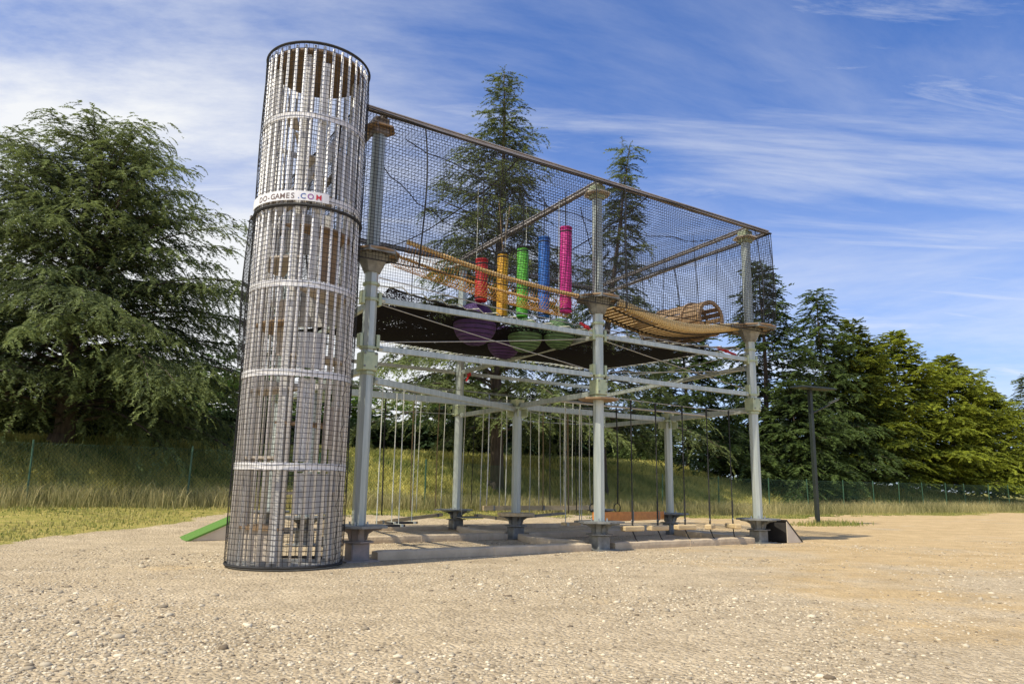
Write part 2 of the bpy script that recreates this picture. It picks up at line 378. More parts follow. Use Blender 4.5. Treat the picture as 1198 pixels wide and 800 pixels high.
# ------------------------------------------------------------------ grass
def blades(name, n, ufn, hmin, hmax, wd, m, tone_mu, label, seed, lean=.35, cat='grass', grad=0.0):
    r = np.random.default_rng(seed); U, V = ufn(r, n); n = len(U)
    X = U*UX-V*UY; Y = U*UY+V*UX
    Z = np.array([gh(a, b) for a, b in zip(X, Y)])
    clump = .5*np.sin(U*1.3+1.7*np.sin(V*1.3))*np.sin(V*2.7+U*.6)+.5*np.sin(U*4.7+V*3)*np.sin(U*.37+1)
    H = (hmin+(hmax-hmin)*r.random(n)**2.2)*(.9+.14*clump)*(.75+.5*r.random(n))
    a = r.random(n)*6.28; w_ = wd*(.7+.6*r.random(n)); la = r.random(n)*6.28; ln = H*lean*r.random(n)
    dx = np.cos(a)*w_/2; dy = np.sin(a)*w_/2
    lx = np.cos(la)*ln; ly = np.sin(la)*ln
    P = np.stack([np.stack([X-dx, Y-dy, Z-.02], 1), np.stack([X+dx, Y+dy, Z-.02], 1),
                  np.stack([X+dx*.6+lx*.4, Y+dy*.6+ly*.4, Z+H*.6], 1), np.stack([X-dx*.6+lx*.4, Y-dy*.6+ly*.4, Z+H*.6], 1), np.stack([X+lx, Y+ly, Z+H*(1-.25*r.random(n))], 1)], 1).reshape(-1, 3)
    q5 = np.arange(n)*5; F = np.concatenate([np.stack([q5, q5+1, q5+2], 1), np.stack([q5, q5+2, q5+3], 1), np.stack([q5+3, q5+2, q5+4], 1)])
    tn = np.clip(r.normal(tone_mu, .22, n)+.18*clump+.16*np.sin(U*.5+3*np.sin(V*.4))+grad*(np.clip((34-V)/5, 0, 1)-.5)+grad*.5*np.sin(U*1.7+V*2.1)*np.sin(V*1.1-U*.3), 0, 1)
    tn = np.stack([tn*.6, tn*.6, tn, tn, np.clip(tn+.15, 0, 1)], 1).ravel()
    o = np_mesh(name, P, F, m, tn); return tag(o, label, cat, kind='stuff')
def z_bank(r, n):
    U = -8+52*r.random(n); V = 29+8.5*r.random(n); return U, V
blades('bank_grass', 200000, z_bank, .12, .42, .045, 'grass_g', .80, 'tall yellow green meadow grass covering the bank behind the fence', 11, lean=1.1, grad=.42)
def z_bank2(r, n):
    U = 40+45*r.random(n); V = 29+12*r.random(n); return U, V
blades('shaded_bank_grass', 35000, z_bank2, .15, .5, .06, 'grass_g', .45, 'short rough grass under the trees on the right', 12, lean=1.1)  # same grass in a darker tone, shade of the slope put into the colour
def z_fence(r, n):
    U = -8+85*r.random(n)**1.0; V = 27.9+np.abs(r.normal(0, .85, n))*np.where(r.random(n) < .42, -1, 1)+.25*np.sin(U*.9)+.15*np.sin(U*2.7); return U, V
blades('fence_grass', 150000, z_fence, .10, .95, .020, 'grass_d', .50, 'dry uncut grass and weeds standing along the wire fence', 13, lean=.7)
def z_lawn(r, n):
    U = -6+75*r.random(n); V = 19+10*r.random(n)
    k = np.array([grassmask(a, b) for a, b in zip(U, V)]); q = (r.random(n) < k*(.55+.45*np.sin(U*1.1+2*np.sin(V)))) ; return U[q], V[q]
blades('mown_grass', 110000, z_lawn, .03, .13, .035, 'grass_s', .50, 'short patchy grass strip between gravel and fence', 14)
def z_tuft(r, n):
    U = 27.6+r.normal(0, .9, n); V = 18.2+r.normal(0, .35, n)
    return U, V
blades('lamp_grass', 1800, z_tuft, .05, .28, .03, 'grass_s', .3, 'green weeds round the foot of the lamp post', 15)

def z_weeds(r, n):
    cu = 8+r.random(70)*36; cv = 23.2+2.2*r.random(70); k = r.integers(0, 70, n)
    U = cu[k]+r.normal(0, .16, n); V = cv[k]+r.normal(0, .12, n); q = ~((U > 3) & (U < 5.2) & (V > 11.5) & (V < 13.8)); return U[q], V[q]
blades('yard_weeds', 4000, z_weeds, .03, .14, .022, 'grass_g', .25, 'small green weed tufts sprouting through the gravel', 16, lean=.9)

# ------------------------------------------------------------------ trees
def twig_template(r, n, Lx, droop, ll, wd, spread):
    t = r.random(n)**.8; bx = Lx*t; bz = -droop*t*t
    base = np.stack([bx, r.normal(0, .03, n)*Lx, bz], 1)
    side = np.where(r.random(n) < .5, 1, -1)
    d = np.stack([.45+.5*r.random(n), side*spread*(.4+.8*r.random(n)), -.10-.55*r.random(n)*droop/max(Lx, .01)+.35*(r.random(n)-.4)], 1); d /= np.linalg.norm(d, axis=1)[:, None]
    l = ll*(.6+.8*r.random(n))*(1.15-.5*t)
    pr = np.cross(d, r.normal(0, 1, (n, 3))); pr /= np.linalg.norm(pr, axis=1)[:, None]
    return np.stack([base-pr*wd/2, base+pr*wd/2, base+d*l[:, None]], 1)    # n,3,3
def foliage(pos, yaw, pitch, scl, tone, templ, r):
    out = []; tn = []
    k = r.integers(0, len(templ), len(pos))
    for q, T in enumerate(templ):
        s = k == q
        if not s.any(): continue
        P, a, b, c, t = pos[s], yaw[s], pitch[s], scl[s], tone[s]
        X = T[None]*c[:, None, None, None]
        cb, sb = np.cos(b)[:, None, None], np.sin(b)[:, None, None]
        x = X[..., 0]*cb-X[..., 2]*sb; z = X[..., 0]*sb+X[..., 2]*cb; y = X[..., 1]
        ca, sa = np.cos(a)[:, None, None], np.sin(a)[:, None, None]
        W = np.stack([x*ca-y*sa, x*sa+y*ca, z], 3)+P[:, None, None, :]
        out.append(W.reshape(-1, 3)); m = T.shape[0]*3
        tt = np.repeat(t, m)+np.repeat(r.normal(0, .10, (len(P)*T.shape[0])), 3)
        tn.append(tt)
    V = np.concatenate(out); T_ = np.clip(np.concatenate(tn), 0, 1)
    return V, np.arange(len(V)).reshape(-1, 3), T_
def tree(name, x, y, H, Rr, label, cat, m, nl, seed, z0=.08, prof=.8, up=.45, droop=.6, side=10, tw=.35, tlen=.7, tdroop=.5, tn=26, ll=.14, lw=.035, spread=.9,
         tone=.5, lean=(0, 0), group=None, inner=0, leaders=0, tgrad=.28, lvar=(.72, .5), bare=.15, rtrunk=None, sidelen=.34, dome=0.0):
    r = np.random.default_rng(seed); gz = gh(x, y)-.1
    root = thing(name, x, y, gz, label, cat, group, frame='w')
    rt = rtrunk or H*.017
    mb = MB()
    def tp(z):                                    # trunk axis
        f = z/H; return np.array([lean[0]*f*f+.12*math.sin(f*7+seed), lean[1]*f*f+.12*math.cos(f*5+seed), z])
    mb.tube([Vector(tp(H*i/14)) for i in range(15)], rt, 8, .02)
    mb.tube([(0,0,-.3), (0,0,.5)], rt*1.5, 8, rt)
    pos = []; yaw = []; pit = []; scl = []; ton = []
    for i in range(nl):
        f = (i+.5)/nl; f = f**(1.0)
        z = H*(z0+(1-z0)*f*.985); az = i*2.39996+r.normal(0, .35)
        pf = (1-f)**prof if dome <= 0 else (1-f**dome)**prof
        Ln = max(.35, Rr*pf*(lvar[0]+lvar[1]*r.random()))
        u_ = up*(.7+.5*r.random())+.55*f; dr = droop*(.8+.4*r.random())*(1-.6*f)
        b = tp(z); ns = 12
        S = np.linspace(0, 1, ns)
        az2 = az+r.normal(0, .12)*S
        path = np.stack([b[0]+np.cos(az2)*Ln*S, b[1]+np.sin(az2)*Ln*S, b[2]+Ln*(u_*S-dr*S**2)], 1)
        lt = tone+r.normal(0, .10)
        mb.tube([Vector(q) for q in path[::2]]+[Vector(path[-1])], max(.012, rt*.19*(1-f)+.012), 4, .008, cap=False)
        def sprinkle(pth, yw, tscale, lo=0.0):
            seg = np.linalg.norm(pth[-1]-pth[0]); k = max(2, int(seg/tw*1.25))
            s_ = lo+(1-lo)*(np.arange(k)+r.random(k))/k
            idx = s_*(len(pth)-1); i0 = np.clip(idx.astype(int), 0, len(pth)-2); fr = (idx-i0)[:, None]
            P = pth[i0]*(1-fr)+pth[i0+1]*fr; d = pth[i0+1]-pth[i0]
            sl_ = np.arctan2(d[:, 2], np.hypot(d[:, 0], d[:, 1]))
            pos.append(P+r.normal(0, .05, P.shape)); yaw.append(yw+r.normal(0, .75, k)); pit.append(sl_*.6+r.normal(0, .18, k))
            scl.append(tscale*(.7+.55*r.random(k))); ton.append(lt+tgrad*(s_-.5)+r.normal(0, .07, k))  # bough highlights painted into the tone: lighter towards the tips
        sprinkle(path, az, 1.0, bare)
        sprinkle(path[-4:], az, .9, 0)
        nsd = max(2, int(side*(Ln/Rr)**.7))
        for j in range(nsd):
            s0 = bare+(1-bare)*(j+r.random())/nsd; q = s0*(ns-1); i0 = min(int(q), ns-2); P0 = path[i0]*(1-(q-i0))+path[i0+1]*(q-i0)
            sg = 1 if j % 2 else -1; ya = az+sg*(.95+r.normal(0, .2)); l2 = Ln*sidelen*(1.15-.75*s0)*(.7+.6*r.random())+.25
            S2 = np.linspace(0, 1, 6); dslope = u_-2*dr*s0
            yy = ya-sg*.35*S2
            p2 = np.stack([P0[0]+np.cos(yy)*l2*S2, P0[1]+np.sin(yy)*l2*S2, P0[2]+l2*((dslope*.45+.10)*S2-dr*.9*S2**2)], 1)
            sprinkle(p2, ya-sg*.2, .85)
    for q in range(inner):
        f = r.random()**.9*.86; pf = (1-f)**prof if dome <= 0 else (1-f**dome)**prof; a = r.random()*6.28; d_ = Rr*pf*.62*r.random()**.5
        z = H*(z0+(1-z0)*f); b = tp(z); pos.append(np.array([[b[0]+d_*math.cos(a), b[1]+d_*math.sin(a), z+.15*d_]])); yaw.append(np.array([a])); pit.append(np.array([0.])); scl.append(np.array([1.25])); ton.append(np.array([.08]))  # filler twigs in a dark tone, painting the crown's inner shade
    for q in range(leaders):
        a = q*2.4+r.random(); d_ = (.0 if q == 0 else Rr*(.12+.40*r.random())); f = .80 if q == 0 else .93-.30*d_/(Rr*.52)
        zb_ = H*f; ht = H*(.20 if q == 0 else .13)*(.8+.4*r.random()); b = tp(zb_); k = int(34*ht/2)
        for e in range(k):
            g = e/k; pos.append(np.array([[b[0]+d_*math.cos(a)+.1*g, b[1]+d_*math.sin(a), zb_+ht*g]])); yaw.append(r.random(1)*6.28); pit.append(np.array([.25-.2*r.random()])); scl.append(np.array([(1-.72*g)*(.6+.5*r.random())*1.1])); ton.append(np.array([tone+.1]))
        mb.tube([(b[0]+d_*.3*math.cos(a), b[1]+d_*.3*math.sin(a), zb_-1.2), (b[0]+d_*math.cos(a), b[1]+d_*math.sin(a), zb_), (b[0]+d_*math.cos(a)+.1, b[1]+d_*math.sin(a), zb_+ht)], .05, 4, .01)
    # leader spray
    for q in np.linspace(.90, 1, 8):
        pos.append(np.tile(tp(H*q), (3, 1))); yaw.append(r.random(3)*6.28); pit.append(np.full(3, .7)); scl.append(np.full(3, .5)); ton.append(np.full(3, tone))
    pos = np.concatenate(pos); yaw = np.concatenate(yaw); pit = np.concatenate(pit); scl = np.concatenate(scl); ton = np.concatenate(ton)
    templ = [twig_template(r, tn, tlen, tdroop, ll, lw, spread) for _ in range(5)]
    V, F, T = foliage(pos, yaw, pit, scl, ton, templ, r)
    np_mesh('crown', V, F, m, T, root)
    t = mb.build('trunk', 'bark', None, True, org=(0,0,0), frame='w'); t.parent = root; t.location = (0,0,0)
    return root, len(F)
def cedar(*a, **k): return tree(*a, **k)
tot = 0
def add(t):
    global tot; tot += t[1]; return t[0]
CD = dict(up=.40, tgrad=.62)
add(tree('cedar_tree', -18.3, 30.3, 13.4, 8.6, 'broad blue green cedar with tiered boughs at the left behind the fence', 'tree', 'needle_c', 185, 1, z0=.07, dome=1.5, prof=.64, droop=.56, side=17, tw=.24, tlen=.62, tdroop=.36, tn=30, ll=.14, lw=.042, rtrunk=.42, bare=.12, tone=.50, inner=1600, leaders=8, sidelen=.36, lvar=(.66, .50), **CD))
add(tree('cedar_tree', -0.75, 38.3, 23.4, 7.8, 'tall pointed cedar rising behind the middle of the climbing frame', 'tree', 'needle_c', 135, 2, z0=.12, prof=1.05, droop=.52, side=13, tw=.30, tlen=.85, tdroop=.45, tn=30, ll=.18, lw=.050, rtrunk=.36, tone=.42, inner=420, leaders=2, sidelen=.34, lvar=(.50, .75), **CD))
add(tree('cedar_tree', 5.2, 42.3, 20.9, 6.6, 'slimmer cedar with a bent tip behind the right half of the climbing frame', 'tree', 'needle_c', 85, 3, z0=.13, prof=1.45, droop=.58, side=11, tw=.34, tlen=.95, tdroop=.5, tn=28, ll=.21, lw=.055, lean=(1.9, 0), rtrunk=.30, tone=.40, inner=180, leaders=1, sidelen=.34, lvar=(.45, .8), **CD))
TG = 'conifers in the row beyond the fence'
SP = dict(tgrad=.5, inner=120, prof=.95, up=.10, droop=.30, side=10, tw=.42, tlen=1.1, tdroop=.45, tn=26, ll=.28, lw=.095, sidelen=.32)
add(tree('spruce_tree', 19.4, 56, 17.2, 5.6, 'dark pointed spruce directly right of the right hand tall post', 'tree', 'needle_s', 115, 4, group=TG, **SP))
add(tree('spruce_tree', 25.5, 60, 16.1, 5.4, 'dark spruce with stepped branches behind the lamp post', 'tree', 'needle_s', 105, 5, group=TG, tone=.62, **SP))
add(tree('spruce_tree', 12.6, 53, 12.0, 5.2, 'dark conifer seen between the middle and right tall posts', 'tree', 'needle_s', 90, 6, group=TG, **SP))
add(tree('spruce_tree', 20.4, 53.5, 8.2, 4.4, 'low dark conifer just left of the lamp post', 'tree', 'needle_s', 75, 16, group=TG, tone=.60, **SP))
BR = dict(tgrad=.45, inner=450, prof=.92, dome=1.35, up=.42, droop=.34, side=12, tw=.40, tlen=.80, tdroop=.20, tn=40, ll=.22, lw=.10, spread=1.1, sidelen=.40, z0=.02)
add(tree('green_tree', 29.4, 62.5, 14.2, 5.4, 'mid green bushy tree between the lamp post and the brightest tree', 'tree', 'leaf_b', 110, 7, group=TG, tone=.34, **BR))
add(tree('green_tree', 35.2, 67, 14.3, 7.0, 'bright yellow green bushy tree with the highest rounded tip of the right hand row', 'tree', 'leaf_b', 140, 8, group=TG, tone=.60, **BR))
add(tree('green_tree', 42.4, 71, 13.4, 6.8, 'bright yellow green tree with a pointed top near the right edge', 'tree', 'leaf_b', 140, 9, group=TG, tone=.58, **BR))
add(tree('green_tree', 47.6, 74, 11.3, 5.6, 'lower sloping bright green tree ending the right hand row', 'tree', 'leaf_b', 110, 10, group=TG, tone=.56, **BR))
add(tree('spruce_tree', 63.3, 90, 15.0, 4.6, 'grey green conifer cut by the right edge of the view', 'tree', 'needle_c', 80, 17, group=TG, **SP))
BK = dict(prof=.5, dome=2.0, up=.55, droop=.35, side=8, tw=.55, tlen=.9, tdroop=.25, tn=20, ll=.36, lw=.16, spread=1.2, sidelen=.4, z0=.02)
for i, (u, v, hh, rr, lab) in enumerate(((-8, 52, 5.4, 4.5, 'light green tree far behind the left cedar, nearest the left edge'), (5, 55, 5.2, 4.6, 'light green tree beyond the hedge, seen just left of the netted tower'), (13, 56, 5.3, 4.8, 'light green tree beyond the hedge, seen right of the netted tower'),
    (22, 58, 5.8, 5, 'light green tree beyond the hedge, behind the left bay of the climbing frame'), (32, 58, 6.2, 5, 'light green tree beyond the hedge, behind the tall middle cedar'))):
    x, y = xy(u, v); add(tree('background_tree', x, y, hh, rr, lab, 'tree', 'leaf_l', 48, 30+i, group='trees beyond the hedge', tone=.45, **BK))
for i, (u, v, hh, rr, lab) in enumerate(((-3.5, 45.5, 6.5, 4.2, 'dark bush filling the gap under the left cedar'), (26, 43, 3.6, 3.2, 'dark bush at the foot of the tall middle cedar'), (33.5, 43.5, 3.6, 3.2, 'dark bush between the two cedars behind the frame'), (41, 44.5, 4.4, 3.6, 'dark bush under the dark conifers right of the frame'),
    (48.5, 40, 3.6, 3.2, 'dark bush under the bright trees by the lamp post'), (57, 38, 3.0, 3.0, 'dark bush under the bright trees at the far right'))):
    x, y = xy(u, v); add(tree('bush', x, y, hh, rr, lab, 'bush', 'leaf_h', 44, 50+i, group='dark bushes under the trees', tone=.35, **BK))
# trimmed hedge along the far side of the bank
def hedge():
    root = thing('trimmed_hedge', *xy(18, 44.5), 0, 'long dark trimmed hedge standing behind the top of the bank', 'hedge', frame='w')
    r = np.random.default_rng(77); n = 15000
    U = -14+56*r.random(n); side_ = r.random(n) < .62
    V = np.where(side_, 43.6+r.normal(0, .08, n), 43.6+1.8*r.random(n)); Zt = np.where(side_, 2.3*r.random(n), 2.3+r.normal(0, .06, n))
    X = U*UX-V*UY; Y = U*UY+V*UX; Z = 2.7+Zt
    ox, oy = xy(18, 44.5)
    pos = np.stack([X-ox, Y-oy, Z], 1)
    T = [twig_template(r, 12, .35, .1, .22, .12, 1.2) for _ in range(4)]
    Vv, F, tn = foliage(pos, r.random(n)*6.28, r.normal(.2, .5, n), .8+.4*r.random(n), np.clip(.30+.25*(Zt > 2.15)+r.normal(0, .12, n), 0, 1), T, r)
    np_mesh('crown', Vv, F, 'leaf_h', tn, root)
    mb = MB()
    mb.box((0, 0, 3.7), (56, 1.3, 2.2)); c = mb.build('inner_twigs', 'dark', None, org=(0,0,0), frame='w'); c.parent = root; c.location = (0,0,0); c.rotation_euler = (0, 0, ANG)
hedge()

# ------------------------------------------------------------------ wire fence
def fence():
    root = thing('wire_fence', 0, 28, 0, 'green chain link fence on thin posts along the foot of the bank', 'fence')
    pu = [-9.0, -4.2, .62, 5.3, 9.9, 14.5, 19.1, 23.7, 28.2, 32.6, 36.8, 40.6, 44.3, 47.6, 50.8, 53.9, 57.0, 60.0, 63.5, 67, 71]
    top = 1.95
    for i, u in enumerate(pu):
        v = 28+.05*math.sin(i*2.3); x, y = xy(u, v); z = gh(x, y)
        MB().tube([(u, v, z-.1), (u+.05*math.sin(i*5), v+.06*math.sin(i*3.1), z+top+.1)], .035, 6).build('post', 'fpost', root)
    Vv = []; Ff = []; r_ = .0038
    L0, L1 = pu[0], pu[-1]
    def seg(a, b):
        a = np.array(a); b = np.array(b); d = b-a; d /= np.linalg.norm(d); x = np.cross(d, (0, 1, 0)); x /= np.linalg.norm(x); y = np.cross(d, x); k = len(Vv)
        for p_ in (a, b):
            for t in (0, 2.094, 4.189): Vv.append(p_+r_*(x*math.cos(t)+y*math.sin(t)))
        for q in range(3): Ff.append((k+q, k+(q+1) % 3, k+3+(q+1) % 3, k+3+q))
    zl = lambda u: gh(*xy(u, 28))
    sp = .13; u = L0
    while u < L1:
        for s_ in (1, -1):
            a, b = (u, u+top) if s_ > 0 else (u+top, u)
            if b <= L1: seg((a, 28.03+.003*s_, zl(a)+.03), (b, 28.03+.003*s_, zl(b)+top))
        u += sp
    for zz_ in (.05, 1.0, top):
        for a, b in zip(pu[:-1], pu[1:]): seg((a, 28.04, zl(a)+zz_), (b, 28.04, zl(b)+zz_))
    O = ORG[root.name]; Vn = np.array(Vv)-np.array(O)
    np_mesh('mesh_panel', Vn, np.array(Ff), 'fence', None, root)
fence()
x, y = -15.3, 22.3; mb = MB(); zb = gh(x, y)
t = thing('marker_post', x, y, zb, 'short white marker post with a dark cap by the grass at the left edge', 'marker post', frame='w')
MB().box((x, y, zb+.19), (.09, .09, .38)).build('post', 'chalk', t, frame='w'); MB().box((x, y, zb+.43), (.10, .10, .10), bev=.015).build('cap', 'dark', t)
x, y = -21.2, 31.5; zb = gh(x, y)
t = thing('wooden_board_sign', x, y, zb, 'weathered wooden board on a post under the left cedar', 'sign', frame='w')
MB().tube([(x, y, zb), (x, y, zb+2.9)], .06, 6).build('post', 'woodg', t); MB().box((x, y-.08, zb+2.4), (.75, .04, 1.1), bev=.01).build('board', 'woodg', t)

# ------------------------------------------------------------------ lamp
def lamp():
    x, y = 12.35, 30.39
    t = thing('street_lamp', x, y, 0, 'black solar lamp post standing alone on the gravel', 'street lamp', frame='w')
    MB().box((x, y, 2.72), (.155, .155, 5.44), rz=.5, bev=.015).build('post', 'lamp', t)
    MB().box((x, y, .03), (.42, .42, .05), rz=.5, bev=.01).build('base_plate', 'lamp', t)
    sp = MB().box((x+.15, y, 5.50), (1.62, .85, .06), rz=.25, ry=.03, rx=.06, bev=.01).build('solar_panel', 'lamp', t)
    s2 = MB().box((x+.15, y, 5.545), (1.50, .75, .02), rz=.25, ry=.03, rx=.06).build('glass', 'glass', sp)
    MB().tube([(x, y, 4.45), (x+.35, y-.04, 4.62), (x+.75, y-.08, 4.82)], .035, 8).build('arm', 'lamp', t)
    MB().tube([(x+.1, y, 5.44), (x+.1, y, 5.95)], .012, 6).tube([(x+.1, y, 5.9), (x+.34, y, 5.93)], .01, 6).build('sensor_rod', 'lamp', t)
    h_ = MB().box((x+.92, y-.1, 4.98), (.48, .18, .06), rz=-.1, ry=-.42, bev=.02).build('lamp_head', 'lamp', t)
    MB().box((x+.92, y-.1, 4.942), (.38, .13, .02), rz=-.1, ry=-.42).build('lens', 'led', h_)
lamp()

# ------------------------------------------------------------------ nets (numpy)
def tube_lines(lines, r):                        # lines: list of (k,3) arrays -> triangular tubes
    Vs = []; Fs = []; o = 0
    for P in lines:
        d = np.gradient(P, axis=0); d /= np.linalg.norm(d, axis=1)[:, None]+1e-9
        a = np.where(np.abs(d[:, 2:3]) < .9, np.array([[0, 0, 1.]]), np.array([[1., 0, 0]]))
        a[:] = a[len(a)//2]
        x = np.cross(d, a); x /= np.linalg.norm(x, axis=1)[:, None]+1e-9; y = np.cross(d, x)
        k = len(P)
        ring = np.stack([P+r*(x*math.cos(t)+y*math.sin(t)) for t in (0, 2.0944, 4.1888)], 1)   # k,3,3
        Vs.append(ring.reshape(-1, 3))
        i = np.arange(k-1)[:, None]*3; q = np.arange(3)[None]
        F = np.stack([i+q, i+(q+1) % 3, i+3+(q+1) % 3, i+3+q], 2).reshape(-1, 4)+o
        Fs.append(F); o += 3*k
    return np.concatenate(Vs), np.concatenate(Fs)
def net_lines(p00, p10, p11, p01, cell, bulge=(0, 0, 0), seg=10, wob=.01, seed=0):
    r = np.random.default_rng(seed); A, B, Cc, Dd = [np.array(p, float) for p in (p00, p10, p11, p01)]
    W = np.linalg.norm(B-A); H = np.linalg.norm(Dd-A); nu = max(2, int(W/cell)); nv = max(2, int(H/cell)); bl = np.array(bulge, float)
    ph = r.random(6)*6
    def S(s, t):
        s = np.asarray(s)[..., None]; t = np.asarray(t)[..., None]
        P = A*(1-s)*(1-t)+B*s*(1-t)+Cc*s*t+Dd*(1-s)*t
        P = P+bl*(np.sin(PI*s)**.7*np.sin(PI*t)**.7)
        return P+wob*np.concatenate([np.sin(9*s+ph[0]+5*t), np.sin(7*s+ph[1]-4*t)*2, np.sin(8*t+ph[2]+6*s)], -1)
    out = []
    T = np.linspace(0, 1, max(3, int(seg*H/3)+2)); Sg = np.linspace(0, 1, max(3, int(seg*W/3)+2))
    for i in range(nu+1): out.append(S(np.full_like(T, i/nu), T))
    for j in range(nv+1): out.append(S(Sg, np.full_like(Sg, j/nv)))
    return out, S
def np_part(name, V, F, m, parent): return np_mesh(name, V-np.array(ORG[parent.name]), F, m, None, parent)

# grid of posts: rows A (front), B, C (back)
PT = {'A0': (5.35, 12.85), 'A1': (11.0, 12.85), 'A2': (16.42, 12.85), 'B0': (5.6, 16.45), 'B1': (11.22, 16.45), 'B2': (16.9, 16.45), 'C0': (5.85, 20.0), 'C1': (11.45, 20.0), 'C2': (17.15, 20.0)}
frame = thing('rope_course', *PT['A1'], 0, 'two storey galvanised steel climbing frame standing on the gravel', 'climbing frame')
def stiff(mb, u, v, z0, z1, w_=.215, bev=.03):
    return mb.box((u, v, (z0+z1)/2), (w_, w_, z1-z0), bev=bev)
def hpost(u, v, z0, z1, s_=.235):              # H-section post
    mb = MB()
    for sg in (-1, 1): mb.box((u, v+sg*(s_/2-.012), (z0+z1)/2), (s_, .024, z1-z0), bev=.004)
    mb.box((u, v, (z0+z1)/2), (.05, s_-.054, z1-z0))
    return mb
for k, (u, v) in PT.items():
    top = {'A': 8.36, 'B': 3.50, 'C': 8.30}[k[0]]
    mb = MB(); mb.ngon(u, v, .127, 8, .62, top, PI/8)
    post = mb.build('post', 'galv', frame)
    for a in range(8):                           # edge seams
        pass
    # hub and foot under the plate
    big = k[0] == 'A'
    ft = MB().box((u, v, .16), (.34, .34, .32), bev=.02)
    ft.box((u, v, .012), (.62, .62, .024))
    ft.build('foot', 'rust' if k in ('A0',) else 'galvd', post)
    hb = MB().ngon(u, v, .15, 8, .30, .575, PI/8)
    for q in range(6):
        a = q*PI/3+.2; ca, sa = math.cos(a), math.sin(a)
        pts = [(.14, .36), (.18, .37), (.20, .47), (.30, .53), (.44, .55), (.46, .572), (.14, .572)]
        n_ = len(pts); vs = []
        for sgn in (-.012, .012):
            for (rr, zz_) in pts: vs.append((u+rr*ca-sgn*sa, v+rr*sa+sgn*ca, zz_))
        hb.add(vs, [tuple(range(n_)), tuple(range(2*n_-1, n_-1, -1))]+[(i, (i+1) % n_, n_+(i+1) % n_, n_+i) for i in range(n_)])
    hb.ngon(u, v, .30, 6, .32, .345, .3)
    hb.build('hub', 'rust' if k == 'A0' else 'galvd', post)
    if k == 'B1': MB().ngon(u, v, .50, 14, .58, .66, .1).build('base_platform', 'wood', post)
    elif k == 'C1':
        MB().ngon(u-.1, v, .60, 8, .60, .63, .1).ngon(u+.2, v-.5, .45, 10, .40, .43).build('base_platform', 'galvd', post)
    else: MB().ngon(u, v, .56, 6, .578, .618, .25).build('base_platform', 'galvd', post)
    cl = MB()
    if k[0] == 'A':
        cl.box((u, v, 3.58), (.31, .31, .36), bev=.02)
        for zz_ in (3.34, 3.82, 4.75, 5.05): MB().ngon(u, v, .165, 8, zz_, zz_+.05, PI/8).build('clamp_band', 'bracket', post)
        for zz_ in (3.98, 4.80):
            for sg in (-1, 1): MB().box((u+sg*.17, v, zz_), (.07, .16, .26), bev=.01).build('bracket', 'bracket', post)
    elif k[0] == 'B':
        cl.ngon(u, v, .26, 10, 3.36, 3.42).ngon(u, v, .15, 8, 3.42, 3.62, 0, .2)
        for q in range(6): cl.box((u+.2*math.cos(q*PI/3), v+.2*math.sin(q*PI/3), 3.27), (.22, .03, .2), rz=q*PI/3)
    else:
        cl.box((u, v, 3.62), (.32, .32, .34), bev=.02)
    cl.build('collar', 'bracket', post)
    if k[0] != 'B':
        for q, (dx_, dz_) in enumerate(((-.11, -.12), (.11, -.12), (-.11, .12), (.11, .12))):
            MB().tube([(u+dx_, v-.156 if k[0] == 'A' else v-.162, 3.6+dz_), (u+dx_, v-.175 if k[0] == 'A' else v-.19, 3.6+dz_)], .020, 6).build('bolt', 'galvd', post)
    bt = MB()
    for q in range(4):
        a = q*PI/2+PI/4; bt.tube([(u+.17*math.cos(a), v+.17*math.sin(a), .618), (u+.17*math.cos(a), v+.17*math.sin(a), .68)], .018, 6)
    bt.build('bolts', 'cable', post)
def pp(k, z, du=0, dv=0): return (PT[k][0]+du, PT[k][1]+dv, z)
def toward(a, b, z, d, z2=None):
    A = Vector(pp(a, z)); B = Vector(pp(b, z if z2 is None else z2)); t = (B-A).normalized(); return A+t*d, B-t*d
def beam(a, b, z, w_, h_, m='galv', z2=None, d=.20, tubey=False):
    A, B = toward(a, b, z, d, z2); mb = MB()
    if tubey: mb.tube([A, B], w_, 8)
    else: mb.bar(A, B, w_, h_)
    mb.tube([A, A+(B-A).normalized()*.08], w_*.9 if tubey else w_*.75, 8); mb.tube([B-(B-A).normalized()*.08, B], w_*.9 if tubey else w_*.75, 8)
    return mb.build('beam', m, frame)
for a, b in (('A0','A1'), ('A1','A2')):
    beam(a, b, 4.80, .08, .105); beam(a, b, 3.86, .08, .105)
for a, b in (('C0','C1'), ('C1','C2')):
    beam(a, b, 4.80, .08, .10); beam(a, b, 3.95, .07, .09)
for a, b in (('B0','B1'), ('B1','B2')): beam(a, b, 3.44, .11, .14, 'galv')
for a, b in (('A0','B0'), ('A1','B1'), ('B1','C1'), ('B0','C0')): beam(a, b, 3.46, .10, .12)
beam('A2', 'B2', 3.46, .12, .15); beam('B2', 'C2', 3.46, .11, .13); beam('A2', 'C2', 4.62, .09, .11, z2=4.5); beam('A0', 'C0', 4.7, .09, .11)
beam('A0', 'B1', 3.26, .10, .12, z2=3.36); beam('A1','C1',4.8,.09,.11)
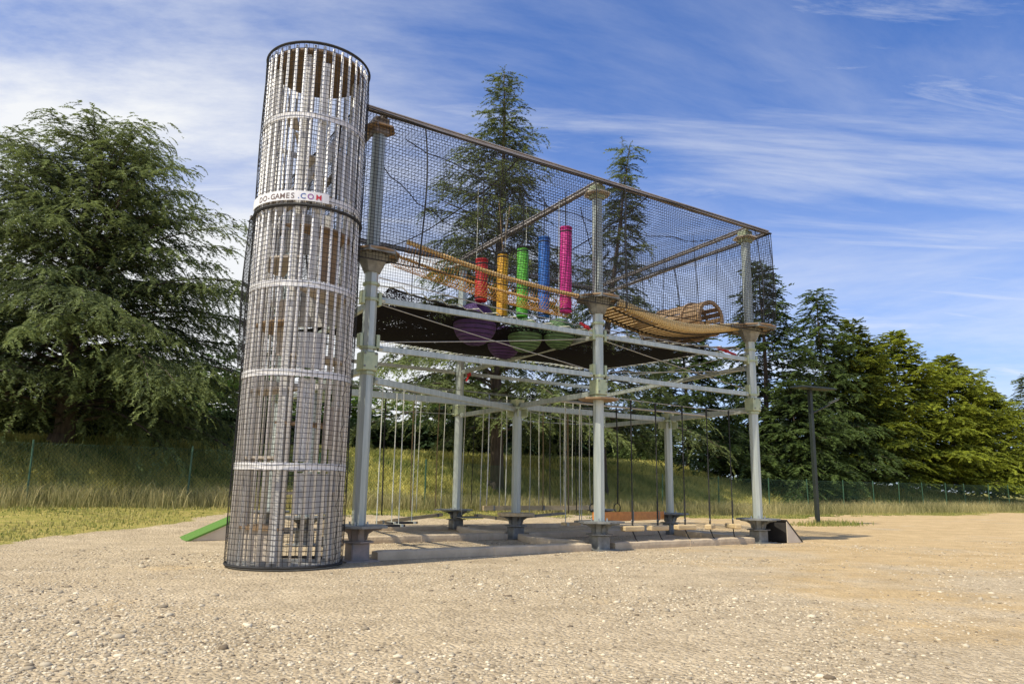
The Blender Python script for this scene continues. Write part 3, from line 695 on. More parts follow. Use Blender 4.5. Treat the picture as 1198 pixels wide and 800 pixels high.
# ground-level pipes
# thin steel cables
def cbl(a, za, b, zb, sag=.02, r=.009, name='cable', da=.18):
    A = Vector(pp(a, za)); B = Vector(pp(b, zb)); t = (B-A); t.z = 0; t.normalize(); A += t*da; B -= t*da
    MB().tube([A.lerp(B, i/8)-Vector((0,0,sag*4*(i/8)*(1-i/8))) for i in range(9)], r, 5).build(name, 'cable', frame)
cbl('A0', 4.72, 'A1', 3.96); cbl('A0', 3.98, 'A1', 4.70); cbl('A1', 4.70, 'A2', 3.98); cbl('A1', 3.96, 'A2', 4.5)
cbl('B0', 3.9, 'B1', 3.75, .06); cbl('C0', 4.2, 'C1', 4.25, .06); cbl('C1', 4.25, 'C2', 4.3, .06); cbl('B0', 3.65, 'B1', 3.60, .05); cbl('C0', 3.55, 'C1', 3.5, .05); cbl('C1', 3.5, 'C2', 3.5, .05)
cbl('A1', 3.40, 'A2', 3.36, .03); cbl('B1', 3.4, 'C2', 3.5, .05)
# top rails
RT_ = 8.52; EU = .72
TC = {'A-': (PT['A0'][0]-.55, 12.62), 'A+': (PT['A2'][0]+EU, 12.62), 'C-': (4.75, 20.25), 'C+': (PT['C2'][0]+EU, 20.25)}
def rail(a, b, w_=.075, h_=.085, m='rail'):
    mb = MB(); mb.bar(a, b, w_, h_*.3); A = Vector(a); B = Vector(b)
    dz = Vector((0, 0, h_*.42)); mb.bar(A+dz, B+dz, w_*1.5, h_*.2); mb.bar(A-dz, B-dz, w_*1.5, h_*.2); mb.bar(A, B, w_*.35, h_*.7)
    return mb.build('top_rail', m, frame)
rail((TC['A-'][0], 12.62, RT_), (TC['A+'][0], 12.62, RT_)); rail((TC['C-'][0], 20.2, RT_), (TC['C+'][0], 20.2, RT_))
rail((PT['A0'][0]+.05, 12.7, RT_+.02), (PT['C0'][0]+.05, 20.1, RT_+.02)); rail((PT['A1'][0], 12.7, RT_+.02), (PT['C1'][0], 20.1, RT_+.02), .09, .11); rail((PT['A2'][0], 12.7, RT_+.02), (PT['C2'][0], 20.1, RT_+.02)); rail((TC['A+'][0], 12.7, RT_), (TC['C+'][0], 20.1, RT_), .07, .07)
# cap discs at the tops of the tall posts and upper plywood platforms
for i, k in enumerate(('A0', 'A1', 'A2', 'C0', 'C1', 'C2')):
    u, v = PT[k]
    tone_ = {0: 'yel', 1: 'plyl', 2: 'plyl'}.get(i, 'plyl')
    cp = MB()
    for q in range(6):
        a0, a1 = q*PI/3+.06, (q+1)*PI/3-.06
        cp.prism([(u+.16*math.cos(a0), v+.16*math.sin(a0)), (u+.33*math.cos(a0), v+.33*math.sin(a0)), (u+.33*math.cos(a1), v+.33*math.sin(a1)), (u+.16*math.cos(a1), v+.16*math.sin(a1))], 8.24, 8.27)
    cp.build('cap_plate', 'ply' if i == 0 else 'plyl', frame)
    MB().box((u, v, 8.30), (.30, .30, .34), bev=.02).build('post_head', 'rust' if i == 0 else 'bracket', frame)
    pl = MB(); R_ = .70 if k == 'A2' else .52
    for q in range(6):
        a0, a1 = q*PI/3+.05, (q+1)*PI/3-.05; am = (a0+a1)/2
        pl.prism([(u+.15*math.cos(a0), v+.15*math.sin(a0)), (u+R_*math.cos(a0), v+R_*math.sin(a0)), (u+R_*1.0*math.cos(am), v+R_*1.0*math.sin(am)), (u+R_*math.cos(a1), v+R_*math.sin(a1)), (u+.15*math.cos(a1), v+.15*math.sin(a1))], 5.66, 5.69)
    pf = pl.build('upper_platform', 'ply' , frame)
    eg = MB()
    for q in range(6):
        a0, a1 = q*PI/3, (q+1)*PI/3; eg.bar((u+R_*math.cos(a0), v+R_*math.sin(a0), 5.66), (u+R_*math.cos(a1), v+R_*math.sin(a1), 5.66), .02, .09)
        eg.bar((u+.12*math.cos(a0), v+.12*math.sin(a0), 5.63), (u+R_*math.cos(a0), v+R_*math.sin(a0), 5.64), .03, .05)
    eg.ngon(u, v, .30, 8, 5.60, 5.64, 0, .34); eg.ngon(u, v, .16, 8, 5.30, 5.60, 0, .30)
    eg.build('edge_frame', 'galvd', pf)
    if i == 1: MB().ngon(u, v, .46, 8, 3.29, 3.325, .2, ).build('middle_platform', 'ply', frame)
# ------------------------------------------------------------------ netting
def safety_net(lab, corners, cell, bulge, ropes, seed, r=.0055, rr=.012, wob=.028):
    ctr = [sum(c[i] for c in corners)/4 for i in range(3)]
    t = thing('safety_net', ctr[0], ctr[1], min(c[2] for c in corners), lab, 'safety net', 'black nets round the upper storey')
    ln, S = net_lines(*corners, cell, bulge, wob=wob, seed=seed)
    V, F = tube_lines(ln, r); np_part('mesh_panel', V, F, 'net', t)
    def rope(pts, rad): MB().tube([Vector(p) for p in pts], rad, 6).build('border_rope', 'rope', t)
    q = np.linspace(0, 1, 14); o0 = np.zeros(14); o1 = np.ones(14)
    for s_, t_ in ((q, o0), (q, o1), (o0, q), (o1, q)): rope(S(s_, t_), rr)
    for x_ in ropes: rope(S(np.full(14, x_), q), rr*1.3)
    return t
zb, zt = 5.55, 8.46; vA, vC = 12.55, 20.3; u0, u1 = TC['A-'][0], TC['A+'][0]
um = PT['A1'][0]
safety_net('black net wall stretched along the front of the upper storey', ((u0, vA, zb-.1), (u1, vA, zb-.0), (u1, vA, zt), (u0, vA, zt)), .068, (0, -.12, 0), (.115, .475, .55, .955), 1)
safety_net('black net wall along the back of the upper storey', ((4.75, vC, zb-.3), (u1+.4, vC, zb-.3), (u1+.4, vC, zt), (4.75, vC, zt)), .085, (0, .15, 0), (.2, .4, .6, .8), 2)
safety_net('black net wall closing the right end of the upper storey', ((u1, vA, zb+.4), (u1+.5, vC, zb), (u1+.5, vC, zt), (u1, vA, zt)), .08, (.15, 0, 0), (.5,), 3)
safety_net('black net wall closing the left end behind the slatted tower', ((u0+.02, vA, zb), (4.75, vC, zb-1.2), (4.75, vC, zt), (u0+.02, vA, zt)), .10, (-.15, 0, 0), (.3, .6), 4)
safety_net('black net ceiling sagging between the top rails', ((u0, vA, zt), (u1, vA, zt), (u1+.4, vC, zt), (4.75, vC, zt)), .10, (0, 0, -.55), (.3, .62), 5, r=.0048)
# loose slack ropes inside the net box
for i, (a, b, sg) in enumerate((((6.0, 13.0, 8.3), (16.3, 13.6, 8.35), .55), ((6.0, 14.2, 8.2), (10.9, 15.0, 8.2), .9), ((11.1, 13.6, 8.2), (17.0, 19.0, 8.3), .6))):
    A = Vector(a); B = Vector(b)
    o = MB().tube([A.lerp(B, k/20)-Vector((0, 0, sg*4*(k/20)*(1-k/20)+.05*math.sin(k*1.9))) for k in range(21)], .012, 5).build('slack_rope', 'rope', None, org=a)
    tag(o, ('dark slack rope running the whole length under the front rail', 'dark slack rope sagging over the left bay', 'dark slack rope sagging over the right bay')[i], 'rope', 'slack ropes under the net ceiling')
# crash sheet: dense black debris netting slung under the upper storey
def crash_sheet():
    t = thing('debris_sheet', 11, 16.4, 4.9, 'dense black debris sheet laced under the whole upper storey', 'debris sheet')
    ua, ub = 5.9, 16.3; va, vb = 13.25, 19.55
    nu, nv = 44, 26; G = []
    for j in range(nv+1):
        for i in range(nu+1):
            s_, q = i/nu, j/nv; bay = abs(math.sin(PI*s_*2))
            z = 5.20+.16*q-.25*(1-abs(2*s_-1))**.6*(1-q)-.36*(math.sin(PI*q)**.9)*(.35+.65*math.sin(PI*s_))+.03*math.sin(9*s_)*math.sin(7*q)
            G.append((ua+(ub-ua)*s_+.35*math.sin(PI*q)*(1-2*s_), va+(vb-va)*q+.22*bay*(1-2*q), z))
    F = [(j*(nu+1)+i, j*(nu+1)+i+1, (j+1)*(nu+1)+i+1, (j+1)*(nu+1)+i) for j in range(nv) for i in range(nu)]
    m = bpy.data.materials.new('debris_mesh'); nt, N, K = nodes(m)
    out = N.new('ShaderNodeOutputMaterial'); p = N.new('ShaderNodeBsdfPrincipled'); p.inputs['Base Color'].default_value = (.006, .005, .008, 1); p.inputs['Roughness'].default_value = .9; p.inputs['Specular IOR Level'].default_value = .1
    tr = N.new('ShaderNodeBsdfTransparent'); mx = N.new('ShaderNodeMixShader')
    tc = N.new('ShaderNodeTexCoord'); vo = N.new('ShaderNodeTexVoronoi'); vo.inputs['Scale'].default_value = 30; K.new(tc.outputs['Object'], vo.inputs['Vector'])
    nz = N.new('ShaderNodeTexNoise'); nz.inputs['Scale'].default_value = 1.2; nz.inputs['Detail'].default_value = 5; K.new(tc.outputs['Object'], nz.inputs[0])
    ml = N.new('ShaderNodeMath'); ml.operation = 'MULTIPLY'; K.new(vo.outputs['Distance'], ml.inputs[0]); K.new(nz.outputs[0], ml.inputs[1])
    cr = N.new('ShaderNodeValToRGB'); cr.color_ramp.elements[0].position = .50; cr.color_ramp.elements[1].position = .56
    sx = N.new('ShaderNodeSeparateXYZ'); K.new(tc.outputs['Object'], sx.inputs[0]); mr = N.new('ShaderNodeMapRange'); K.new(sx.outputs[1], mr.inputs[0])
    for q_, w_ in enumerate((-3.2, -1.4, .27, 0.0)): mr.inputs[q_+1].default_value = w_
    ad = N.new('ShaderNodeMath'); ad.operation = 'ADD'; K.new(ml.outputs[0], ad.inputs[0]); K.new(mr.outputs[0], ad.inputs[1]); K.new(ad.outputs[0], cr.inputs[0])
    K.new(cr.outputs[0], mx.inputs[0]); K.new(p.outputs[0], mx.inputs[1]); K.new(tr.outputs[0], mx.inputs[2]); K.new(mx.outputs[0], out.inputs[0])
    MB().add(G, F).build('sheet', m, t, True)
    def lace(row, outward, step):
        lc = []
        for i_ in range(0, len(row)-step, step):
            lc.append(Vector(row[i_])); lc.append(Vector(row[i_]).lerp(Vector(row[i_+step]), .35)+Vector(outward))
        MB().tube(lc, .012, 4).build('lacing', 'grope', t)
    lace([G[i] for i in range(nu+1)], (0, -.28, -.01), 2); lace([G[nv*(nu+1)+i] for i in range(nu+1)], (0, .34, -.02), 1)
    lace([G[j*(nu+1)+nu] for j in range(nv+1)], (.42, 0, .03), 2); lace([G[j*(nu+1)] for j in range(nv+1)], (-.42, 0, .03), 2)
    hem = MB()
    for row in ([G[i] for i in range(nu+1)], [G[nv*(nu+1)+i] for i in range(nu+1)], [G[j*(nu+1)+nu] for j in range(nv+1)]): hem.tube(row, .022, 5)
    hem.build('hem_rope', 'rope', t)
    cb = MB(); cb.tube([(5.55, 12.98, 5.28), (8.2, 12.98, 5.08), (10.85, 12.98, 5.0)], .012, 5); cb.tube([(11.15, 12.98, 5.0), (13.8, 12.98, 4.98), (16.25, 12.98, 5.05)], .012, 5); cb.tube([(5.9, 19.9, 5.2), (11.4, 19.9, 5.15), (17.0, 19.9, 5.2)], .012, 5); cb.tube([(16.75, 13.1, 5.1), (16.9, 16.4, 4.95), (17.1, 19.8, 5.15)], .012, 5)
    cb.build('edge_cable', 'cable', t)
crash_sheet()
for i, (a, b, lab) in enumerate((((10.55, 12.96, 5.06), (10.9, 12.93, 4.9), 'red ratchet strap beside the middle tall post'), ((15.4, 13.1, 5.06), (16.0, 13.0, 4.92), 'red ratchet strap near the right tall post'), ((11.75, 19.8, 4.95), (11.62, 19.9, 4.55), 'red ratchet strap hanging by the back post'))):
    A, B = Vector(a), Vector(b)
    o = MB().bar(A, B, .05, .05).box(A.lerp(B, .5), (.11, .09, .07), bev=.01).build('ratchet_strap', 'red', None, org=a); tag(o, lab, 'strap', 'red ratchet straps on the debris sheet')

# ------------------------------------------------------------------ hanging foam rollers and balls
RL = [('red', 8.44, 13.9, 5.42, 6.38, 'red foam roller, shortest and leftmost of the hanging rollers'), ('yel', 9.67, 14.91, 5.35, 7.03, 'yellow foam roller hanging right of the red one'), ('gre', 9.92, 14.4, 5.35, 7.10, 'green foam roller hanging above the green balls'),
      ('blu', 10.37, 14.13, 5.35, 7.36, 'blue foam roller hanging between green and magenta rollers'), ('mag', 10.52, 13.45, 5.38, 7.46, 'magenta foam roller, nearest the middle tall post')]
for m, u, v, zb_, zt_, lab in RL:
    t = thing('hanging_roller', u, v, zb_, lab, 'roller', 'coloured foam rollers hanging in the left bay')
    r_ = .145
    prof = []; n_ = int((zt_-zb_)/.055)
    mb = MB(); k = 18; vs = []; fs = []
    for j in range(n_*2+1):
        z = zb_+(zt_-zb_)*j/(n_*2); rr = r_*(1.0 if j % 2 else .955)
        if j in (0, n_*2): rr = r_*.8
        for i in range(k): vs.append((u+rr*math.cos(2*PI*i/k), v+rr*math.sin(2*PI*i/k), z))
    for j in range(n_*2):
        for i in range(k): fs.append((j*k+i, j*k+(i+1) % k, (j+1)*k+(i+1) % k, (j+1)*k+i))
    fs.append(tuple(range(k))[::-1]); fs.append(tuple(n_*2*k+i for i in range(k)))
    mb.add(vs, fs).build('foam_body', m, t)
    for zz_ in (zb_+.06, zt_-.10): MB().ngon(u, v, r_*1.015, 18, zz_, zz_+.03).build('strap', 'rope', t)
    MB().ngon(u, v, r_*1.03, 16, zt_, zt_+.035).build('cap', 'rope' if m in ('yel', 'gre') else m, t)
    rp = MB(); 
    if m == 'yel': rp.tube([(u, v, zt_+.03), (u-.15, v, 8.4)], .012, 5).tube([(u, v, zt_+.03), (u+.25, v+.1, 8.4)], .012, 5)
    else: rp.tube([(u, v, zt_+.03), (u, v, 8.42)], .013, 5)
    rp.build('hanging_rope', 'brope' if m in ('yel',) else 'rope', t)
for i, (m, u, v, z, r_, lab) in enumerate((('purp', 8.54, 14.3, 4.98, .50, 'large dark purple ball left under the rollers'), ('purp', 10.0, 15.3, 4.88, .42, 'smaller dark purple ball behind the larger one'), ('gball', 9.95, 14.3, 4.90, .42, 'dark green ball under the green roller'), ('gball', 10.62, 13.85, 4.95, .38, 'dark green ball nearest the middle tall post'))):
    t = thing('hanging_ball', u, v, z-r_, lab, 'ball', 'netted balls lying on the debris sheet')
    MB().sphere((u, v, z), r_, 1.0, 26, 16).build('ball_body', m, t, True)
    rg = MB()
    for j in range(1, 15):
        th = PI*j/15; rr = r_*math.sin(th)+.006
        rg.tube([(u+rr*math.cos(a*PI/12), v+rr*math.sin(a*PI/12), z+r_*math.cos(th)+.03*math.sin(a*PI/12)) for a in range(25)], .007, 4, cap=False)
    rg.build('cover_net', 'net', t)
    MB().tube([(u, v, z+r_*.95), (u, v, 8.4)], .008, 5).build('hanging_rope', 'grope', t)

# ------------------------------------------------------------------ rope bridges
def net_bridge():
    t = thing('rope_net_bridge', 8.3, 13.35, 5.2, 'orange rope net bridge sagging across the left bay', 'rope bridge')
    def cat_(s_, side): return Vector((6.25+(10.75-6.25)*s_, 13.25 if side == 0 else 14.15, 6.22-.44*s_-.10*math.sin(PI*s_)))
    for sd in (0, 1):
        MB().tube([cat_(i/20, sd) for i in range(21)], .048-.018*sd, 8).build('handrail', 'yrope', t)
        w_ = MB()
        for i in range(70):
            p_ = cat_((i+.5)/70, sd); w_.tube([p_+Vector((.012*math.sin(a*2), (.052-.018*sd)*math.cos(a), (.052-.018*sd)*math.sin(a))) for a in np.linspace(0, 2*PI, 7)], .010, 4, cap=False)
        w_.build('binding', 'orope', t)
    ln = []
    def sec(s_):
        a, b = cat_(s_, 0), cat_(s_, 1); q = np.linspace(0, 1, 12); z0 = -.42*(np.sin(PI*q))**.6
        return np.stack([a.x+(b.x-a.x)*q, a.y+(b.y-a.y)*q, a.z+z0], 1)
    for i in range(62): ln.append(sec(i/61))
    allp = np.stack([sec(i/30) for i in range(31)])
    for k in range(1, 11): ln.append(allp[:, k, :])
    V, F = tube_lines(ln, .006); np_part('netting', V, F, 'orope', t)
net_bridge()
def slat_bridge():
    t = thing('slatted_bridge', 14, 13.5, 5.3, 'yellow rope edged plank bridge sagging across the right bay', 'rope bridge')
    def cl(s_): return (11.75+(16.15-11.75)*s_, 5.72-.02*s_-.30*math.sin(PI*s_)**1.1)
    for v in (12.98, 14.02):
        er = MB()
        for i in range(66):
            s_ = (i+.5)/66; u, z = cl(s_)
            er.tube([(u+.012*math.sin(a)+(.02*math.cos(a)), v+.045*math.cos(a), z+.02+.095*math.sin(a)) for a in np.linspace(0, 2*PI, 9)], .024, 5, cap=False)
        er.build('rope_edge', 'yrope', t)
        MB().tube([(cl(i/24)[0], v, cl(i/24)[1]+.0) for i in range(25)], .045, 7).build('core_rope', 'yrope', t)
    pk = MB()
    for i in range(30):
        s_ = (i+.5)/30; u, z = cl(s_); s2 = math.atan2(cl(min(1, s_+.01))[1]-z, .044)
        pk.box((u, 13.5, z-.07), (.105, .96, .03), ry=-math.atan(.9*math.cos(PI*s_)*-.25), bev=.005)
    pk.build('planks', 'yply', t)
    MB().tube([(cl(i/24)[0], 13.2, cl(i/24)[1]-.105) for i in range(25)], .02, 5).tube([(cl(i/24)[0], 13.8, cl(i/24)[1]-.105) for i in range(25)], .02, 5).build('under_ropes', 'rope', t)
slat_bridge()
def barrel():
    u, z = 15.75, 6.0; va, vb = 13.6, 15.9; R_ = .47
    t = thing('barrel_tunnel', u, (va+vb)/2, z-R_, 'slatted wooden barrel tunnel beyond the plank bridge', 'barrel')
    st = MB()
    for i in range(20):
        a = 2*PI*i/20+.1
        if i % 20 in (3, 6): continue
        c, s_ = math.cos(a), math.sin(a); w_ = .062
        vs = []
        for v in (va, (va+vb)/2, vb):
            rr = R_*(1.0 if v in (va, vb) else 1.10)
            for (dr, dt) in ((0, -w_), (0, w_), (.025, w_), (.025, -w_)): vs.append((u+(rr+dr)*c-dt*s_, v, z+(rr+dr)*s_+dt*c))
        fs = [(0,1,2,3), (11,10,9,8)]
        for k in range(2):
            for q in range(4): fs.append((k*4+q, k*4+4+q, k*4+4+(q+1) % 4, k*4+(q+1) % 4))
        st.add(vs, fs)
    st.build('staves', 'ply', t)
    for v in (va, (va+vb)/2-.55, (va+vb)/2+.55, vb):
        q = 32; vs = []; rr0 = R_-.05 if v in (va, vb) else R_+.05; rr1 = R_+.045 if v in (va, vb) else R_+.10
        for a in range(q):
            c, s_ = math.cos(2*PI*a/q), math.sin(2*PI*a/q)
            for (rr, dv) in ((rr0, -.03), (rr1, -.03), (rr1, .03), (rr0, .03)): vs.append((u+rr*c, v+dv, z+rr*s_))
        MB().add(vs, [(a*4+k, a*4+(k+1) % 4, ((a+1) % q)*4+(k+1) % 4, ((a+1) % q)*4+k) for a in range(q) for k in range(4)]).build('hoop', 'ply', t)
    for v in (va+.1, vb-.1):
        for sg in (-1, 1): MB().tube([(u+sg*.36, v, z+.38), (u+sg*.5, v, 8.4)], .01, 5).build('hanging_rope', 'rope', t)
barrel()

# ------------------------------------------------------------------ swings and hanging ropes near the ground
t0 = thing('swing_log', 11.99, 12.85, .41, 'log foothold on a black rope, first right of the middle tall post', 'swing', 'log footholds swinging between the middle and right posts')
MB().box((11.99, 12.85, .44), (.62, .17, .115), bev=.02).build('log', 'wood', t0)
MB().tube([(11.99, 12.85, .5), (11.99, 12.85, 1.05)], .022, 6).build('sleeve', 'rope', t0)
MB().tube([(11.99, 12.85, 1.05), (11.99, 12.85, 3.36)], .014, 6).tube([(11.99, 12.85, 3.15), (11.99, 12.85, 3.36)], .024, 6).build('hanging_rope', 'rope', t0)
MB().tube([(11.99, 12.85, .38), (12.05, 12.8, .2), (12.1, 12.7, .08)], .014, 6).build('tether', 'rope', t0)
MB().tube([(11.99, 12.85, .54), (11.95, 12.85, .60), (11.99, 12.85, .66), (12.03, 12.85, .60), (11.99, 12.85, .54)], .008, 5).build('shackle', 'cable', t0)
lbs = ['second log foothold from the middle tall post, set square to the row', 'third log foothold from the middle post, nearest the middle of the bay', 'fourth log foothold from the middle post, turned a little aside', 'log foothold turned end on, closest to the right tall post']
for (u, rz, lab) in ((12.79, .05, lbs[0]), (13.70, -.04, lbs[1]), (14.58, .55, lbs[2]), (15.43, 1.15, lbs[3])):
    x, y = xy(u, 12.85); copy_tree(t0, None, (x, y, .41), ANG+rz, lab)
def hang(u, v, zt_, zb_, m, rad, lab, loop=False, name='hanging_rope', g='ropes hanging from the cables of the lower storey'):
    mb = MB(); P = [(u+.02*math.sin(3*i/8+u), v+.02*math.cos(2*i/8+v), zb_+(zt_-zb_)*i/8) for i in range(9)]; mb.tube(P, rad, 6)
    if loop: mb.tube([(u+.11*math.sin(a), v, zb_-.11+.11*math.cos(a)) for a in np.linspace(0, 2*PI, 13)], .012, 5)
    o = mb.build(name, m, None, True, org=(u, v, zt_)); return tag(o, lab, 'rope', g)
PCOL = [(453, 'rope', .022), (486, 'brope', .018), (493, 'grope', .014), (515, 'brope', .016), (521, 'grope', .014), (545, 'grope', .014), (555, 'rope', .014), (566, 'grope', .018), (572, 'cable', .024), (587, 'grope', .015), (593, 'grope', .02), (621, 'grope', .015),
  (631, 'grope', .014), (636, 'brope', .018), (644, 'rope', .02), (656, 'grope', .014), (660, 'grope', .013), (665, 'brope', .026), (670, 'grope', .014), (674, 'rope', .018), (678, 'grope', .013), (690, 'grope', .014)]
nm = {'rope': 'black', 'brope': 'brown twisted', 'grope': 'pale', 'cable': 'thick grey'}
UC = {453: 8.19, 486: 9.02, 493: 10.12, 515: 9.79, 521: 10.94, 545: 10.62, 555: 11.98, 566: 11.22, 572: 12.53, 587: 11.85, 593: 13.22, 621: 12.90, 631: 14.53, 636: 13.38, 644: 14.99, 656: 14.04, 660: 15.6, 665: 14.35, 670: 15.95, 674: 14.66, 678: 16.26, 690: 15.22}
ordn = ['first', 'second', 'third', 'fourth', 'fifth', 'sixth', 'seventh', 'eighth', 'ninth', 'tenth', 'eleventh', 'twelfth']
cnt = {20.0: 0, 18.2: 0}
srt = sorted(PCOL, key=lambda q: UC[q[0]])
for px, m, rad in srt:
    u = UC[px]; v = 20.0 if px in (493, 521, 555, 572, 593, 631, 644, 660, 670, 678) else 18.2
    i = cnt[v]; cnt[v] += 1
    zt_ = {20.0: 4.2, 18.2: 3.78}[v]
    hang(u, v, zt_, .55+.1*(i % 3), m, rad*.78, '%s rope hanging in the %s, %s from the left' % (nm[m], 'back row' if v == 20 else 'row next to the back', ordn[min(i, 11)]))
for v in (18.2,):
    A = Vector((5.8, v, 3.85)); B = Vector((17.0, v, 3.85)); MB().tube([A.lerp(B, i/10)-Vector((0,0,.25*(i/10)*(1-i/10))) for i in range(11)], .010, 5).build('cable', 'cable', frame)
beam('C0', 'C1', 4.2, .02, .02); 
for u, lab in ((12.3, 'black rope with a metal ring at its foot, left one behind the log footholds'), (13.1, 'black rope with a metal ring at its foot, right one behind the log footholds')):
    hang(u, 14.6, 3.42, .95, 'rope', .018, lab, True, g='ringed ropes behind the log footholds')
A = Vector(pp('A1', 3.44, .1, 1.8)); MB().tube([(11.15, 14.6, 3.44), (16.7, 14.6, 3.42)], .03, 6).build('cable', 'cable', frame)

# small hanging footboards on ropes and balance timbers
def timber(name, a, b, w_, h_, m, lab, cat='beam', g=None, rope_top=None):
    c = [(a[i]+b[i])/2 for i in range(3)]; t = thing(name, c[0], c[1], c[2]-h_/2, lab, cat, g)
    MB().bar(a, b, w_, h_).build('timber', m, t)
    rp = MB(); A, B = Vector(a), Vector(b)
    for q in (.08, .5, .92) if (B-A).length > 2 else (.12, .88):
        p_ = A.lerp(B, q); rp.bar(p_-(B-A).normalized()*.03, p_+(B-A).normalized()*.03, w_*1.15, h_*1.15)
        if rope_top: rp.tube([p_+Vector((0, 0, h_/2)), (p_.x, p_.y, rope_top)], .012, 5)
    rp.build('fixing', 'galvd' if not rope_top else 'grope', t); return t
timber('balance_board', (11.55, 13.7, .66), (16.35, 16.2, .56), .06, .23, 'orange', 'orange painted board set on edge behind the middle tall post', 'board')
timber('balance_beam', (12.4, 20.0, .66), (17.0, 20.0, .66), .14, .14, 'wood', 'pale squared timber carried level between the back posts', g='balance timbers')
timber('balance_beam', (8.6, 19.4, .30), (10.9, 19.9, .48), .12, .09, 'wood', 'thin pale timber leading to the back left plate', g='balance timbers')
timber('balance_beam', (11.9, 19.6, .46), (12.0, 17.3, .40), .12, .08, 'wood', 'short pale plank between the back plate and the inner plate', g='balance timbers')
timber('balance_beam', (11.8, 16.6, .56), (14.8, 19.0, .52), .12, .07, 'woodg', 'grey plank running from the inner plate towards the back', g='balance timbers')
for i, (u, v) in enumerate(((6.7, 14.5), (7.5, 15.5))):
    timber('step_board', (u-.35, v, .5), (u+.35, v+.1, .5), .25, .045, 'dark', ('dark step board hanging nearest the left tall post', 'dark step board hanging behind the first one')[i], 'board', 'dark step boards hanging in the left bay', rope_top=3.4)
for i, (u, v) in enumerate(((12.2, 15.3), (13.3, 16.0))):
    timber('step_board', (u-.3, v, .42), (u+.3, v, .42), .2, .07, 'wood', ('pale step board on ropes behind the first log foothold', 'pale step board on ropes before the inner right plate')[i], 'board', 'pale step boards hanging in the right bay', rope_top=3.4)

# padded ground beams
def pad(a, b, lab, bend=0.0, zoff=0.0, cut=.34):
    A = Vector((*PT[a], 0)) if isinstance(a, str) else Vector((*a, 0)); B = Vector((*PT[b], 0)) if isinstance(b, str) else Vector((*b, 0))
    d = (B-A).normalized(); A = A+d*cut; B = B-d*cut; sd = Vector((-d.y, d.x, 0)); n_ = 40; vs = []; fs = []
    c = (A+B)/2; t = thing('padded_beam', c.x, c.y, 0, lab, 'padded beam', 'khaki padded beams on the gravel between the posts')
    sec = [(-.15, 0), (-.155, .07), (-.15, .135), (-.13, .155), (.13, .155), (.15, .135), (.155, .07), (.15, 0)]; k = len(sec)
    rr = random.Random(hash(lab) % 1000)
    for i in range(n_+1):
        s_ = i/n_; p_ = A.lerp(B, s_)+sd*bend*math.sin(PI*s_)
        w1 = 1+.012*math.sin(i*.9)+.012*rr.random(); hh = 1+.018*math.sin(i*.6+1)+.02*rr.random()
        if i in (0, n_): w1 *= .9; hh *= .9
        for (x_, z_) in sec: vs.append(p_+sd*(x_*w1)+Vector((0, 0, z_*hh+.003)))
    for i in range(n_):
        for q in range(k): fs.append((i*k+q, i*k+(q+1) % k, (i+1)*k+(q+1) % k, (i+1)*k+q))
    fs += [tuple(range(k))[::-1], tuple(n_*k+q for q in range(k))]
    MB().add(vs, fs).build('cover', 'mat_', t, False)
    sm_ = MB()
    for q in (.5,):
        p_ = A.lerp(B, q)+sd*bend*math.sin(PI*q); sm_.bar(p_-d*.012+Vector((0,0,.082)), p_+d*.012+Vector((0,0,.082)), .318, .155)
    sm_.build('seam_strap', 'mat_', t)
pad('A0', 'A1', 'khaki padded beam in front, from the left to the middle tall post', .0)
pad('A1', 'A2', 'khaki padded beam in front, from the middle to the right tall post', -.0)
pad('B0', 'B1', 'khaki padded beam of the second row in the left bay', .0)
pad('B1', 'B2', 'khaki padded beam of the second row in the right bay', .0)
pad('C0', 'C1', 'khaki padded beam of the back row in the left bay')
pad('C1', 'C2', 'khaki padded beam of the back row in the right bay')
pad('A1', 'B1', 'khaki padded cross beam curving in from the middle tall post', .35); pad('B1', 'C1', 'khaki padded cross beam from the inner post to the back', .3)
pad('A2', 'B2', 'khaki padded cross beam behind the right tall post', .25)

# ------------------------------------------------------------------ ramps
def wedge(u0, u1, v0, v1, h_, z0=0.0):          # low at u0, high at u1
    return [(u0, v0, z0+.012), (u1, v0, z0+.012), (u1, v0, h_), (u0, v1, z0+.012), (u1, v1, z0+.012), (u1, v1, h_)]
t = thing('turf_ramp', 4.2, 18.95, 0, 'wedge ramp with a bright green turf top left of the tower', 'ramp')
MB().add(wedge(3.62, 5.0, 18.45, 19.45, .60), [(0,1,2), (3,5,4), (1,4,5,2), (0,3,4,1), (0,2,5,3)]).build('ramp_body', 'rampside', t)
mb = MB(); mb.add([(3.55, 18.42, .015), (5.0, 18.42, .645), (5.0, 19.48, .645), (3.55, 19.48, .015), (3.62, 18.42, .002), (5.0, 18.42, .605), (5.0, 19.48, .605), (3.62, 19.48, .002)], [(0,1,2,3), (7,6,5,4), (0,4,5,1), (2,6,7,3), (1,5,6,2), (0,3,7,4)]); mb.build('turf', 'turf', t)
t = thing('open_ramp', 17.3, 12.9, 0, 'wooden wedge ramp with an open dark end beside the right tall post', 'ramp')
a0, a1, b0_, b1 = 17.02, 17.62, 12.42, 13.38
for v_ in (b0_, b1-.02):
    MB().add([(a0, v_, .006), (a1, v_, .006), (a0, v_, .55), (a0, v_+.02, .006), (a1, v_+.02, .006), (a0, v_+.02, .55)], [(0,1,2), (3,5,4), (0,3,4,1), (1,4,5,2), (2,5,3,0)]).build('side_board', 'rampside', t)
